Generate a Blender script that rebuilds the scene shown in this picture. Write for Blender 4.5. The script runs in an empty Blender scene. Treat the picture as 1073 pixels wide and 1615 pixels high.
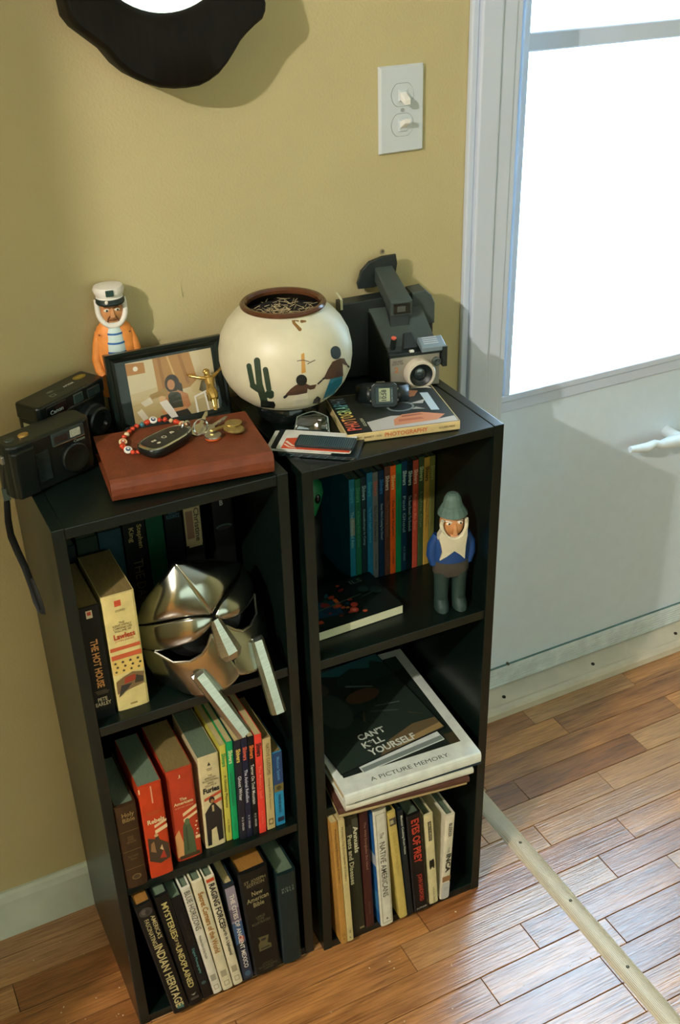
import bpy, bmesh, math, random
from mathutils import Matrix, Vector
random.seed(7)
SC = bpy.context.scene
COL = SC.collection
# ------------------------------------------------------------------ camera, world, lights, exposure
F_PX, CXY = 1729.04, (1073, 1615)
camd = bpy.data.cameras.new('camera'); cam = bpy.data.objects.new('camera', camd); COL.objects.link(cam)
camd.sensor_fit = 'HORIZONTAL'; camd.sensor_width = 36.0
camd.lens = F_PX / CXY[0] * 36.0
camd.clip_start = 0.05
_r = Vector((0.8920, -0.4513, -0.0244)); _u = Vector((0.2447, 0.4368, 0.8656)); _f = Vector((0.3800, 0.7781, -0.5001))
CAM = Vector((-0.26299, -1.36556, 1.50613))
cam.matrix_world = Matrix(((_r.x, _u.x, -_f.x, CAM.x), (_r.y, _u.y, -_f.y, CAM.y), (_r.z, _u.z, -_f.z, CAM.z), (0, 0, 0, 1)))
SC.camera = cam
w = bpy.data.worlds.new('world'); SC.world = w; w.use_nodes = True
bg = w.node_tree.nodes['Background']; bg.inputs[0].default_value = (0.58, 0.80, 1.0, 1); bg.inputs[1].default_value = 14.0
vs = SC.view_settings; vs.view_transform = 'Standard'; vs.look = 'None'; vs.gamma = 1.0; vs.use_curve_mapping = False
vs.exposure = 0.0

def light(name, kind, loc, target, power, color, **kw):
    d = bpy.data.lights.new(name, kind); d.energy = power; d.color = color
    for k, v in kw.items(): setattr(d, k, v)
    o = bpy.data.objects.new(name, d); COL.objects.link(o); o.location = loc
    o.rotation_euler = (Vector(target) - Vector(loc)).to_track_quat('-Z', 'Y').to_euler()
    return o
light('room_lamp_offscreen', 'POINT', (-1.62, -1.46, 2.22), (0, 0, 1), 165, (1.0, 0.92, 0.88), shadow_soft_size=0.02)
light('window_front_offscreen', 'AREA', (0.40, -3.05, 1.40), (0.4, 0, 0.7), 17, (0.80, 1.0, 0.92), shape='RECTANGLE', size=2.5, size_y=1.3)

# ------------------------------------------------------------------ materials
def lin(c):
    c = c / 255.0
    return c / 12.92 if c <= 0.04045 else ((c + 0.055) / 1.055) ** 2.4
MATS = {}
def mat(name, rgb, rough=0.6, metal=0.0, var=0.12, scale=40.0, bump=0.0, bscale=None, coat=0.0, stretch=None, spec=0.5, trans=0.0):
    if name in MATS: return MATS[name]
    m = bpy.data.materials.new(name); m.use_nodes = True
    nt = m.node_tree; b = nt.nodes['Principled BSDF']
    c = (lin(rgb[0]), lin(rgb[1]), lin(rgb[2]), 1)
    b.inputs['Roughness'].default_value = rough; b.inputs['Metallic'].default_value = metal
    b.inputs['Specular IOR Level'].default_value = spec
    b.inputs['Coat Weight'].default_value = coat
    b.inputs['Transmission Weight'].default_value = trans
    tc = nt.nodes.new('ShaderNodeTexCoord'); mp = nt.nodes.new('ShaderNodeMapping')
    nt.links.new(tc.outputs['Object'], mp.inputs['Vector'])
    if stretch: mp.inputs['Scale'].default_value = stretch
    n = nt.nodes.new('ShaderNodeTexNoise'); n.inputs['Scale'].default_value = scale; n.inputs['Detail'].default_value = 4
    nt.links.new(mp.outputs[0], n.inputs['Vector'])
    if var > 0:
        r = nt.nodes.new('ShaderNodeValToRGB')
        r.color_ramp.elements[0].position = 0.3; r.color_ramp.elements[1].position = 0.7
        r.color_ramp.elements[0].color = (c[0] * (1 - var), c[1] * (1 - var), c[2] * (1 - var), 1)
        r.color_ramp.elements[1].color = (min(1, c[0] * (1 + var)), min(1, c[1] * (1 + var)), min(1, c[2] * (1 + var)), 1)
        nt.links.new(n.outputs['Fac'], r.inputs['Fac']); nt.links.new(r.outputs['Color'], b.inputs['Base Color'])
    else:
        b.inputs['Base Color'].default_value = c
    if bump > 0:
        n2 = nt.nodes.new('ShaderNodeTexNoise'); n2.inputs['Scale'].default_value = bscale or scale; n2.inputs['Detail'].default_value = 3
        nt.links.new(mp.outputs[0], n2.inputs['Vector'])
        bp = nt.nodes.new('ShaderNodeBump'); bp.inputs['Strength'].default_value = bump; bp.inputs['Distance'].default_value = 0.002
        nt.links.new(n2.outputs['Fac'], bp.inputs['Height']); nt.links.new(bp.outputs[0], b.inputs['Normal'])
    MATS[name] = m
    return m
def wood(name, dark, light_, seed):
    if name in MATS: return MATS[name]
    m = bpy.data.materials.new(name); m.use_nodes = True; nt = m.node_tree; b = nt.nodes['Principled BSDF']
    tc = nt.nodes.new('ShaderNodeTexCoord'); mp = nt.nodes.new('ShaderNodeMapping')
    mp.inputs['Location'].default_value = (seed * 1.7, seed * 0.9, 0); mp.inputs['Scale'].default_value = (1.0, 9.0, 9.0)
    nt.links.new(tc.outputs['Object'], mp.inputs['Vector'])
    n = nt.nodes.new('ShaderNodeTexNoise'); n.inputs['Scale'].default_value = 5; n.inputs['Detail'].default_value = 8; n.inputs['Roughness'].default_value = 0.65; n.inputs['Distortion'].default_value = 0.6
    nt.links.new(mp.outputs[0], n.inputs['Vector'])
    mp2 = nt.nodes.new('ShaderNodeMapping'); mp2.inputs['Scale'].default_value = (1.0, 24.0, 24.0); mp2.inputs['Location'].default_value = (seed, 0, 0)
    nt.links.new(tc.outputs['Object'], mp2.inputs['Vector'])
    n2 = nt.nodes.new('ShaderNodeTexNoise'); n2.inputs['Scale'].default_value = 14; n2.inputs['Detail'].default_value = 5
    nt.links.new(mp2.outputs[0], n2.inputs['Vector'])
    mx = nt.nodes.new('ShaderNodeMath'); mx.operation = 'MULTIPLY_ADD'; mx.inputs[1].default_value = 0.45; 
    nt.links.new(n2.outputs['Fac'], mx.inputs[0]); 
    sc = nt.nodes.new('ShaderNodeMath'); sc.operation = 'MULTIPLY'; sc.inputs[1].default_value = 0.6
    nt.links.new(n.outputs['Fac'], sc.inputs[0]); nt.links.new(sc.outputs[0], mx.inputs[2])
    r = nt.nodes.new('ShaderNodeValToRGB'); e = r.color_ramp.elements
    e[0].position = 0.36; e[1].position = 0.66
    e[0].color = (*[lin(x) for x in dark], 1); e[1].color = (*[lin(x) for x in light_], 1)
    nt.links.new(mx.outputs[0], r.inputs['Fac']); nt.links.new(r.outputs['Color'], b.inputs['Base Color'])
    b.inputs['Roughness'].default_value = 0.32; b.inputs['Coat Weight'].default_value = 1.0; b.inputs['Coat Roughness'].default_value = 0.18; b.inputs['Coat IOR'].default_value = 1.62
    bp = nt.nodes.new('ShaderNodeBump'); bp.inputs['Strength'].default_value = 0.5; bp.inputs['Distance'].default_value = 0.001
    nt.links.new(n2.outputs['Fac'], bp.inputs['Height']); nt.links.new(bp.outputs[0], b.inputs['Normal']); nt.links.new(bp.outputs[0], b.inputs['Coat Normal'])
    MATS[name] = m
    return m
def print_mat():
    if 'print' in MATS: return MATS['print']
    m = bpy.data.materials.new('print'); m.use_nodes = True; nt = m.node_tree; b = nt.nodes['Principled BSDF']
    a = nt.nodes.new('ShaderNodeAttribute'); a.attribute_name = 'ink'
    nt.links.new(a.outputs['Color'], b.inputs['Base Color']); b.inputs['Roughness'].default_value = 0.45
    MATS['print'] = m
    return m
def clear_mat(name, tint, gloss_rough=0.03, fac=0.10):
    if name in MATS: return MATS[name]
    m = bpy.data.materials.new(name); m.use_nodes = True; nt = m.node_tree
    nt.nodes.remove(nt.nodes['Principled BSDF'])
    t = nt.nodes.new('ShaderNodeBsdfTransparent'); t.inputs[0].default_value = (*tint, 1)
    g = nt.nodes.new('ShaderNodeBsdfGlossy'); g.inputs['Roughness'].default_value = gloss_rough
    mx = nt.nodes.new('ShaderNodeMixShader'); mx.inputs[0].default_value = fac
    nt.links.new(t.outputs[0], mx.inputs[1]); nt.links.new(g.outputs[0], mx.inputs[2])
    nt.links.new(mx.outputs[0], nt.nodes['Material Output'].inputs['Surface'])
    MATS[name] = m
    return m

# ------------------------------------------------------------------ mesh helpers
class G:
    def __init__(s, M=None): s.bm = bmesh.new(); s.M = M or Matrix()
    def v(s, p): return s.bm.verts.new(s.M @ Vector(p))
    def box(s, a, b, bev=0.0):
        x0, y0, z0 = a; x1, y1, z1 = b
        vs_ = [s.v(p) for p in ((x0,y0,z0),(x1,y0,z0),(x1,y1,z0),(x0,y1,z0),(x0,y0,z1),(x1,y0,z1),(x1,y1,z1),(x0,y1,z1))]
        fs = [s.bm.faces.new([vs_[i] for i in q]) for q in ((3,2,1,0),(4,5,6,7),(0,1,5,4),(1,2,6,5),(2,3,7,6),(3,0,4,7))]
        if bev > 0:
            es = list({e for f in fs for e in f.edges})
            bmesh.ops.bevel(s.bm, geom=es, offset=bev, segments=2, affect='EDGES', profile=0.5)
        return s
    def hexa(s, p, bev=0.0):   # 8 points: bottom 4 (ccw from above), top 4
        vs_ = [s.v(q) for q in p]
        fs = [s.bm.faces.new([vs_[i] for i in q]) for q in ((3,2,1,0),(4,5,6,7),(0,1,5,4),(1,2,6,5),(2,3,7,6),(3,0,4,7))]
        if bev > 0:
            bmesh.ops.bevel(s.bm, geom=list({e for f in fs for e in f.edges}), offset=bev, segments=2, affect='EDGES', profile=0.5)
        return s
    def rings(s, rs, cap=True, closed=True):
        R = [[s.v(p) for p in r] for r in rs]
        n = len(R[0])
        for a, b in zip(R[:-1], R[1:]):
            for i in range(n if closed else n - 1):
                j = (i + 1) % n
                s.bm.faces.new((a[i], a[j], b[j], b[i]))
        if cap and closed:
            s.bm.faces.new(R[0][::-1]); s.bm.faces.new(R[-1])
        return s
    def loft(s, secs, n=24, cap=True, arc=None):  # (z, cx, cy, rx, ry)
        rs = []
        for z, cx, cy, rx, ry in secs:
            if arc: rs.append([(cx + rx * math.cos(t), cy + ry * math.sin(t), z) for t in [arc[0] + (arc[1] - arc[0]) * i / n for i in range(n + 1)]])
            else: rs.append([(cx + rx * math.cos(2*math.pi*i/n), cy + ry * math.sin(2*math.pi*i/n), z) for i in range(n)])
        return s.rings(rs, cap and not arc, closed=not arc)
    def ell(s, c, r, n=16, m=10):
        rs = []
        for k in range(1, m):
            t = -math.pi/2 + math.pi * k / m
            rs.append([(c[0] + r[0]*math.cos(t)*math.cos(2*math.pi*i/n), c[1] + r[1]*math.cos(t)*math.sin(2*math.pi*i/n), c[2] + r[2]*math.sin(t)) for i in range(n)])
        return s.rings(rs)
    def cyl(s, p0, p1, r0, r1=None, n=20):
        return s.tube([p0, p1], [r0, r0 if r1 is None else r1], n)
    def tube(s, path, r, n=10, closed=False, flat=None):
        P = [Vector(p) for p in path]
        k = len(P)
        if not hasattr(r, '__len__'): r = [r] * k
        rs = []; prev = None
        for i in range(k):
            if closed: t = P[(i+1) % k] - P[i-1]
            else: t = P[min(i+1, k-1)] - P[max(i-1, 0)]
            t.normalize()
            if prev is None:
                a = Vector((0, 0, 1)) if abs(t.z) < 0.9 else Vector((1, 0, 0))
            else: a = prev
            x = (a - t * a.dot(t)).normalized(); y = t.cross(x); prev = x
            fx, fy = flat if flat else (1, 1)
            rs.append([P[i] + x * (r[i]*fx*math.cos(2*math.pi*j/n)) + y * (r[i]*fy*math.sin(2*math.pi*j/n)) for j in range(n)])
        if closed:
            rs.append(rs[0]); return s.rings(rs, cap=False)
        return s.rings(rs)
    def prism(s, pts, a, b, axes='xz', bev=0.0):   # extrude 2-D outline between a and b along the remaining axis
        def P(q, d): return {'xz': (q[0], d, q[1]), 'xy': (q[0], q[1], d), 'yz': (d, q[0], q[1])}[axes]
        A = [s.v(P(q, a)) for q in pts]; B = [s.v(P(q, b)) for q in pts]
        n = len(pts); fs = [s.bm.faces.new(A), s.bm.faces.new(B[::-1])]
        for i in range(n): fs.append(s.bm.faces.new((A[i], B[i], B[(i+1) % n], A[(i+1) % n])))
        if bev > 0:
            es = [e for e in set(fs[0].edges) | set(fs[1].edges)]
            bmesh.ops.bevel(s.bm, geom=es, offset=bev, segments=2, affect='EDGES', profile=0.5)
        return s
    def quad(s, pts): s.bm.faces.new([s.v(p) for p in pts]); return s
    def out(s, name, m, parent=None, smooth=False, sub=0, solid=0.0):
        bmesh.ops.remove_doubles(s.bm, verts=s.bm.verts, dist=1e-7)
        bmesh.ops.recalc_face_normals(s.bm, faces=s.bm.faces)
        me = bpy.data.meshes.new(name); s.bm.to_mesh(me); s.bm.free()
        o = bpy.data.objects.new(name, me); COL.objects.link(o)
        me.materials.append(m)
        if smooth:
            for p in me.polygons: p.use_smooth = True
            if sub == 0:
                try: me.set_sharp_from_angle(angle=math.radians(38))
                except Exception: pass
        if solid:
            md = o.modifiers.new('thickness', 'SOLIDIFY'); md.thickness = solid; md.offset = 0
        if sub:
            md = o.modifiers.new('subdiv', 'SUBSURF'); md.levels = sub; md.render_levels = sub
        if parent: o.parent = parent
        return o
def tag(o, label, cat, group=None):
    o['label'] = label; o['category'] = cat
    if group: o['group'] = group
    return o
def thing(name, label, cat, M, group=None):
    o = bpy.data.objects.new(name, None); COL.objects.link(o); o.empty_display_size = 0.02
    o.matrix_world = M
    return tag(o, label, cat, group)
def struct(o): o['kind'] = 'structure'; return o
def TR(x, y, z, yaw=0.0): return Matrix.Translation((x, y, z)) @ Matrix.Rotation(yaw, 4, 'Z')
def prints(parent, name, items, O, ex, ey, lift=0.00012):
    """flat print: coloured polygons in (a, b) metres on the plane O + a*ex + b*ey"""
    O, ex, ey = Vector(O), Vector(ex).normalized(), Vector(ey).normalized(); nz = ex.cross(ey)
    bm = bmesh.new(); lay = bm.loops.layers.float_color.new('ink')
    for k, (rgb, pts) in enumerate(items):
        f = bm.faces.new([bm.verts.new(O + ex * a + ey * b + nz * (lift * (1 + 0.35 * k))) for a, b in pts])
        if f.normal.dot(nz) < 0: f.normal_flip()
        f.normal_update()
        for l in f.loops: l[lay] = (lin(rgb[0]), lin(rgb[1]), lin(rgb[2]), 1)
    me = bpy.data.meshes.new(name); bm.to_mesh(me); bm.free(); me.materials.append(print_mat())
    o = bpy.data.objects.new(name, me); COL.objects.link(o); o.parent = parent
    return o
def rect(x0, y0, x1, y1): return [(x0, y0), (x1, y0), (x1, y1), (x0, y1)]
def disc(cx, cy, rx, ry=None, n=16):
    ry = rx if ry is None else ry
    return [(cx + rx * math.cos(2*math.pi*i/n), cy + ry * math.sin(2*math.pi*i/n)) for i in range(n)]
def text(parent, s, O, ex, ey, length, height, rgb, bold=0.0, lift=0.0002, name='lettering', rough=0.5):
    """lettering centred on O, fitted to length x height"""
    cu = bpy.data.curves.new('t', 'FONT'); cu.body = s; cu.resolution_u = 2; cu.offset = bold
    cu.align_x = 'CENTER'; cu.space_line = 0.9
    t = bpy.data.objects.new('t', cu); COL.objects.link(t)
    me = bpy.data.meshes.new_from_object(t)
    bpy.data.objects.remove(t); bpy.data.curves.remove(cu)
    if not me.vertices: return None
    xs = [v.co.x for v in me.vertices]; ys = [v.co.y for v in me.vertices]
    x0, x1, y0, y1 = min(xs), max(xs), min(ys), max(ys)
    sx = length / (x1 - x0); sy = height / (y1 - y0)
    O, ex, ey = Vector(O), Vector(ex).normalized(), Vector(ey).normalized(); nz = ex.cross(ey)
    for v in me.vertices:
        v.co = O + ex * ((v.co.x - (x0+x1)/2) * sx) + ey * ((v.co.y - (y0+y1)/2) * sy) + nz * lift
    me.materials.clear(); me.materials.append(mat('ink_%d_%d_%d' % tuple(rgb), rgb, rough, var=0))
    o = bpy.data.objects.new(name, me); COL.objects.link(o); o.parent = parent
    return o
X, Y, Z = Vector((1,0,0)), Vector((0,1,0)), Vector((0,0,1))

# ------------------------------------------------------------------ the room
wall_m = mat('tan_wall_paint', (192, 179, 130), 0.75, var=0.03, scale=6, bump=0.35, bscale=260)
white_m = mat('white_paint', (204, 214, 226), 0.45, var=0.03, scale=8)
cream_m = mat('cream_paint', (206, 196, 172), 0.5, var=0.08, scale=20)
DX0, DX1, DZ = 0.690, 1.60, 2.04        # door opening
NX = -3.6
g = G(); g.box((NX, 0, 0), (DX0, 0.16, 2.45)); g.box((DX0, 0, DZ), (DX1, 0.16, 2.45)); g.box((DX1, 0, 0), (2.3, 0.16, 2.45))
wb = struct(g.out('wall_back', wall_m))
# unseen left wall, its doorway placed to shape the next room's lamp light
LX = -0.95
g = G(); g.box((LX-0.1, -0.88, 0), (LX, 0, 2.45)); g.box((LX-0.1, -3.2, 0), (LX, -1.50, 2.45)); g.box((LX-0.1, -1.50, 2.30), (LX, -0.88, 2.45))
struct(g.out('wall_left', wall_m))
g = G(); g.box((2.3, -3.2, 0), (2.4, 0.16, 2.45)); struct(g.out('wall_right', wall_m))
g = G(); g.box((NX, -3.3, 0), (2.4, -3.2, 2.45)); struct(g.out('wall_front', wall_m))
g = G(); g.box((NX, -3.3, 2.45), (2.4, 0.16, 2.5)); struct(g.out('ceiling', mat('ceiling_white', (225, 225, 215), 0.8, var=0.02)))
g = G(); g.box((NX - .1, -3.3, 0), (NX, 0.16, 2.45)); struct(g.out('wall_next_room', wall_m))
# a chip and a paint drip on the wall
prints(wb, 'nail_hole', [((150, 140, 110), disc(0, 0, .0042)), ((90, 80, 60), disc(.0005, .0004, .0022))], (.4832, -.0002, 1.0393), X, Z)
g = G(); g.tube([(.1770, 0, 1.048), (.1765, -.0006, 1.036), (.1763, -.001, 1.027)], [.0006, .0009, .0016], 8); g.out('paint_drip', wall_m, wb, True)
# baseboard
g = G(); g.prism([(0, 0), (-.012, 0), (-.012, .078), (-.009, .090), (-.004, .0934), (0, .0934)], LX, 0.60, 'yz')
struct(g.out('baseboard_back', mat('baseboard_white', (206, 216, 200), 0.5, var=0.10, scale=14)))

# floor: oak planks, each its own piece
g = G(); g.box((NX, -3.3, -0.06), (2.4, 0.16, -0.013)); fl = struct(g.out('floor', mat('floor_gap', (38, 26, 16), 0.9)))
pm = [wood('oak_%d' % i, d, l, i * 3.1 + 1) for i, (d, l) in enumerate([((96, 56, 26), (186, 124, 66)), ((112, 68, 32), (200, 140, 78)), ((82, 46, 22), (166, 106, 54)), ((120, 78, 44), (196, 146, 92)), ((102, 60, 30), (178, 116, 62)), ((128, 76, 34), (212, 146, 76))])]
PW = 0.0562
rows = []
y1 = 0.0652
r_i = 0
fixed = {(-.1594, -.2156): [.862], (-.2156, -.2718): [.674], (-.3280, -.3842): [.732], (-.3842, -.4404): [.527]}
protos = {}
while y1 > -1.45:
    y0 = y1 - PW
    cuts = []
    for k, v_ in fixed.items():
        if abs(k[0] - y1) < .012: cuts = list(v_)
    xs = set(cuts)
    x = (cuts[0] if cuts else random.uniform(-.9, -.3))
    a = x
    while a > -0.95: a -= random.uniform(.28, .62); xs.add(a)
    a = x; xs.add(a)
    while a < 2.1: a += random.uniform(.24, .60); xs.add(a)
    xs = sorted(v_ for v_ in xs if -0.95 < v_ < 2.25); xs = [LX] + xs + [2.3]
    for xa, xb in zip(xs[:-1], xs[1:]):
        if xb - xa < .03: continue
        dz = random.uniform(-.0004, .0003)
        g = G(); g.box((0, 0.0005, -.013), (xb - xa - .0009, PW - .0006, dz), 0.0007)
        o = g.out('plank', random.choice(pm), fl); o.location = (xa, y0, 0)
    y1 = y0
g = G(); g.box((LX, -3.2, -.013), (2.3, y1 - .001, 0)); o = g.out('far_planks', pm[0], fl); o['kind'] = 'stuff'
g = G(); g.box((NX, -3.2, -.013), (LX-.001, 0, 0)); o = g.out('next_room_planks', pm[1], fl); o['kind'] = 'stuff'

# floor transition strip with grooves and screws
g = G()
prof = [(-.0185, 0)]
N = 12
for i in range(N):
    a = -.0165 + .033 * i / N; b = a + .033 / N * .62; c_ = a + .033 / N
    h = lambda t: .0048 * (1 - (abs(t) / .0185) ** 2.4) + .0006
    prof += [(a, h(a)), (b, h(b)), (b + .0002, h(b) - .0008), (c_ - .0002, h(c_) - .0008)]
prof += [(.0185, 0)]
g.prism(prof, -1.35, -0.012, 'xz')
st = struct(g.out('trim_1', mat('strip_cream', (204, 188, 158), 0.42, metal=0.1, var=0.06)))
st.location = (.6240, 0, 0)
scr = mat('screw_dark', (92, 88, 70), 0.35, 0.8, var=0)
for y in (-.095, -.243, -.389, -.536, -.683, -.83):
    g = G(); g.loft([(.0040, 0, 0, .0030, .0030), (.0058, 0, 0, .0027, .0027), (.0064, 0, 0, .0014, .0014)], 12); o = g.out('screw', scr, st, True); o.location = (.002, y, 0)

# door casing, jamb, threshold, door
g = G()
for x0, x1, d in ((.6185, .6300, .010), (.6300, .6640, .018), (.6640, .6900, .014)): g.box((x0, -d, 0), (x1, 0, DZ + .06), .0025)
g.box((.6900, -.012, 0), (.698, .16, DZ))
struct(g.out('trim_2', white_m))
g = G(); g.box((DX1 - .008, -.012, 0), (DX1 + .06, 0.0, DZ + .06), .003); g.box((DX1-.008, 0, 0), (DX1, .16, DZ)); struct(g.out('trim_3', white_m))
g = G(); g.box((.69, -.012, DZ - .008), (DX1, 0, DZ + .06), .003); g.box((.698, 0, DZ-.008), (DX1-.008, .16, DZ)); struct(g.out('trim_4', white_m))
g = G(); g.prism([(.056, 0), (.0575, .013), (.062, .019), (.069, .0215), (.070, .0200), (.0715, .0225), (.110, .0300), (.165, .0300), (.165, 0)], .699, DX1 - .009, 'yz')
th = struct(g.out('trim_5', cream_m))
for x in (.813, 1.043, 1.273, 1.50):
    g = G(); g.loft([(.0245, 0, 0, .0042, .0042), (.0268, 0, 0, .0038, .0038), (.0262, 0, 0, .0016, .0016)], 12); o = g.out('screw', mat('screw_black', (40, 38, 30), 0.5, 0.6), th, True); o.location = (x, .086, 0)
door = bpy.data.objects.new('door_1', None); COL.objects.link(door); door['kind'] = 'structure'
g = G(); yd, yb = .115, .150
gx0, gx1 = .800, 1.49
g.box((.701, yd, .034), (gx0, yb, 2.02)); g.box((gx1, yd, .034), (1.588, yb, 2.02))
g.box((gx0, yd, .034), (gx1, yb, .701)); g.box((gx0, yd, 1.90), (gx1, yb, 2.02))
g.out('door_leaf', mat('door_white', (214, 228, 236), 0.42, var=0.02), door)
g = G(); g.box((gx0 - .002, yd - .004, 1.269), (gx1 + .002, yb - .004, 1.298), .003); g.out('glazing_bar', white_m, door)
g = G()
g.box((gx0-.030, yd - .007, .690), (gx1+.02, yd, .703), .002); g.box((gx0 - .032, yd - .004, .668), (gx1+.02, yd, .689), .002)
g.box((gx0 - .012, yd - .007, .703), (gx0, yd, 1.9), .002)
g.out('glazing_bead', white_m, door)
for z0, z1 in ((.701, 1.269), (1.298, 1.90)):
    g = G(); g.box((gx0, .132, z0), (gx1, .135, z1)); g.out('pane', clear_mat('window_glass', (.96, .99, 1.0), 0.02, 0.05), door)
g = G(); g.box((.702, yd - .0045, .034), (1.586, yd, .082), .001)
sw = g.out('door_sweep', mat('sweep_white', (214, 222, 220), 0.4), door)
g = G()
for k in range(7): g.box((.702, yd - .0062, .0375 + k * .0062), (1.586, yd - .0040, .0402 + k * .0062), .0006)
g.out('ridge', mat('sweep_white', (214, 222, 220)), sw)
g = G(); g.box((.702, yd - .0035, .0825), (1.586, yd, .0845)); g.out('seam_gasket', mat('gasket', (96, 130, 130), 0.7), sw)
g = G(); g.cyl((.837, yd - .006, .0855), (.837, yd, .0855), .0028, n=10); g.out('screw', scr, sw, True)
g = G(); g.cyl((1.19, yd - .045, .535), (1.19, yd, .535), .012, n=16)
g.tube([(1.060, yd - .045, .546), (1.10, yd - .047, .541), (1.12, yd - .046, .545), (1.135, yd - .046, .538), (1.16, yd - .046, .538), (1.20, yd - .045, .534), (1.26, yd - .045, .530), (1.30, yd - .045, .530)], [.006, .0095, .007, .0085, .012, .013, .013, .010], 12)
g.cyl((1.285, yd - .045, .531), (1.285, yd, .531), .011, n=16)
g.out('handle', mat('handle_white', (222, 232, 232), 0.35, var=0.05), door, True)

# ------------------------------------------------------------------ bookcases
CW, CD, CH, PT = .2923, .2571, .8786, .0150
LM = TR(-.09048, -.27071, 0, -.00474); RM = TR(.21585, -.28085, 0, -.02487)
blk = mat('black_laminate', (10, 21, 16), 0.28, var=0.15, scale=30, bump=0.05, bscale=300, spec=0.40)
blk2 = mat('black_board', (7, 13, 10), 0.6, var=0.2, spec=0.3)
def bookcase(label, M, shelves):
    t = thing('bookcase', label, 'bookcase', M, 'pair of narrow black bookcases')
    b = .0009
    for x0 in (0, CW - PT):
        g = G(); g.box((x0, 0, 0), (x0 + PT, CD, CH), b); g.out('side_panel', blk, t)
    g = G(); g.box((PT, .001, CH - PT), (CW - PT, CD, CH - .0008), b); g.out('top_panel', blk, t)
    g = G(); g.box((PT, .001, 0), (CW - PT, CD - .005, PT), b); g.out('bottom_panel', blk, t)
    for z in shelves:
        g = G(); g.box((PT, .002, z - PT), (CW - PT, CD - .005, z), b); g.out('shelf', blk, t)
    g = G(); g.box((PT, CD - .005, PT), (CW - PT, CD - .001, CH - PT)); g.out('back_panel', blk2, t)
    return t
S1, S2 = .583, .291
bookcase('narrow black three-tier bookcase with two black compact cameras on top', LM, (S1, S2))
S2R = .3065
bookcase('narrow black three-tier bookcase with round painted pot on top, beside the white door', RM, (S1, S2R))

# ------------------------------------------------------------------ books
PG = mat('pages_cream', (186, 168, 112), 0.85, var=0.14, scale=90, stretch=(9, 1, .6))
PGD = mat('pages_brown', (118, 100, 52), 0.85, var=0.14, scale=90, stretch=(9, 1, .6))
PGG = mat('pages_grey', (92, 108, 84), 0.85, var=0.12, scale=90, stretch=(9, 1, .6))
PGO = mat('pages_gilt', (170, 120, 54), 0.4, 0.3, var=0.12, scale=90, stretch=(9, 1, .6))
def paper(rgb, rough=0.5): return mat('cover_%d_%d_%d' % tuple(rgb), rgb, rough, var=0.10, scale=60, spec=0.25)
GROUPS = {}
def book(label, case, u, v, z, th, h, d, rgb, pages=PG, lean=0.0, hard=False, group=None, bulge=None, spine=None, rough=0.45, yaw=0.0):
    """upright book, spine to the room. local: X thickness, Y into the shelf, Z up. lean > 0 tips the top to -X"""
    a = math.radians(lean)
    M = (LM if case == 'L' else RM) @ Matrix.Translation((u, v, z + .0002))
    if lean < 0: M = M @ Matrix.Translation((th, 0, 0)) @ Matrix.Rotation(-a, 4, 'Y') @ Matrix.Translation((-th, 0, 0))
    else: M = M @ Matrix.Rotation(-a, 4, 'Y')
    M = M @ Matrix.Rotation(math.radians(yaw), 4, 'Z')
    t = thing('book', label, 'book', M, group)
    c = .0022 if hard else .0005
    bl = (.0025 if hard else .0006) if bulge is None else bulge
    n = 6
    outer = [(0, d)] + [(th * (0.5 - 0.5 * math.cos(math.pi * i / n)), bl - bl * math.sin(math.pi * i / n) ** 0.7) for i in range(n + 1)] + [(th, d)]
    inner = [(th - c, d)] + [(th - c - (th - 2*c) * i / n, bl + c + .0004) for i in range(n + 1)] + [(c, d)]
    g = G(); g.prism(outer + inner, 0, h, 'xy', .0003 if hard else 0); g.out('cover', paper(rgb, rough), t, False)
    ins = .004 if hard else .0006
    g = G(); g.box((c + .0002, bl + c + .0006, ins), (th - c - .0002, d - ins, h - ins)); g.out('page_block', pages, t)
    if spine: spine(t, th, h)
    return t
def down(s, zc, ln, ht, rgb, xc=.5, bold=0.0):      # title reading downward
    return lambda t, th, h: text(t, s, (th * xc, 0, h * zc), -Z, X, ln, ht, rgb, bold, .0006)
def across(s, zc, ln, ht, rgb, xc=.5, bold=0.0):
    return lambda t, th, h: text(t, s, (th * xc, 0, h * zc), X, Z, ln, ht, rgb, bold, .0006)
def art(fn, name='spine_print'):
    def f(t, th, h):
        its = fn(th, h); cl = []
        for k, (c_, p_) in enumerate(its):       # pieces that touch stay together, others are prints of their own
            b = [min(q[0] for q in p_) - .004, min(q[1] for q in p_) - .004, max(q[0] for q in p_) + .004, max(q[1] for q in p_) + .004]
            hit = [q for q in cl if not (q[0][0] > b[2] or q[0][2] < b[0] or q[0][1] > b[3] or q[0][3] < b[1])]
            m_ = [b, [(c_, p_)]]
            for q in hit:
                m_[0] = [min(m_[0][0], q[0][0]), min(m_[0][1], q[0][1]), max(m_[0][2], q[0][2]), max(m_[0][3], q[0][3])]
                m_[1] = q[1] + m_[1]; cl.remove(q)
            cl.append(m_)
        for q in cl: prints(t, name, q[1], (0, 0, 0), X, Z)
    return f
def both(*fs):
    def f(t, th, h):
        for q in fs: q(t, th, h)
    return f
def stars(th, z0, z1, rgb, n=3):
    out = []
    for r in range(3):
        for k in range(n):
            cx = th * (k + .5 + (.25 if r % 2 else 0)) / (n + .25); cy = z0 + (z1 - z0) * (r + .5) / 3
            out.append((rgb, [(cx + (.0026 if i % 2 == 0 else .0011) * math.sin(math.pi * i / 5), cy + (.0026 if i % 2 == 0 else .0011) * math.cos(math.pi * i / 5)) for i in range(10)]))
    return out
GT, GM, GB = 'paperbacks on the top shelf of the bookcase with the cameras', 'books on the middle shelf of the bookcase with the cameras', 'books on the bottom shelf of the bookcase with the cameras'
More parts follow.
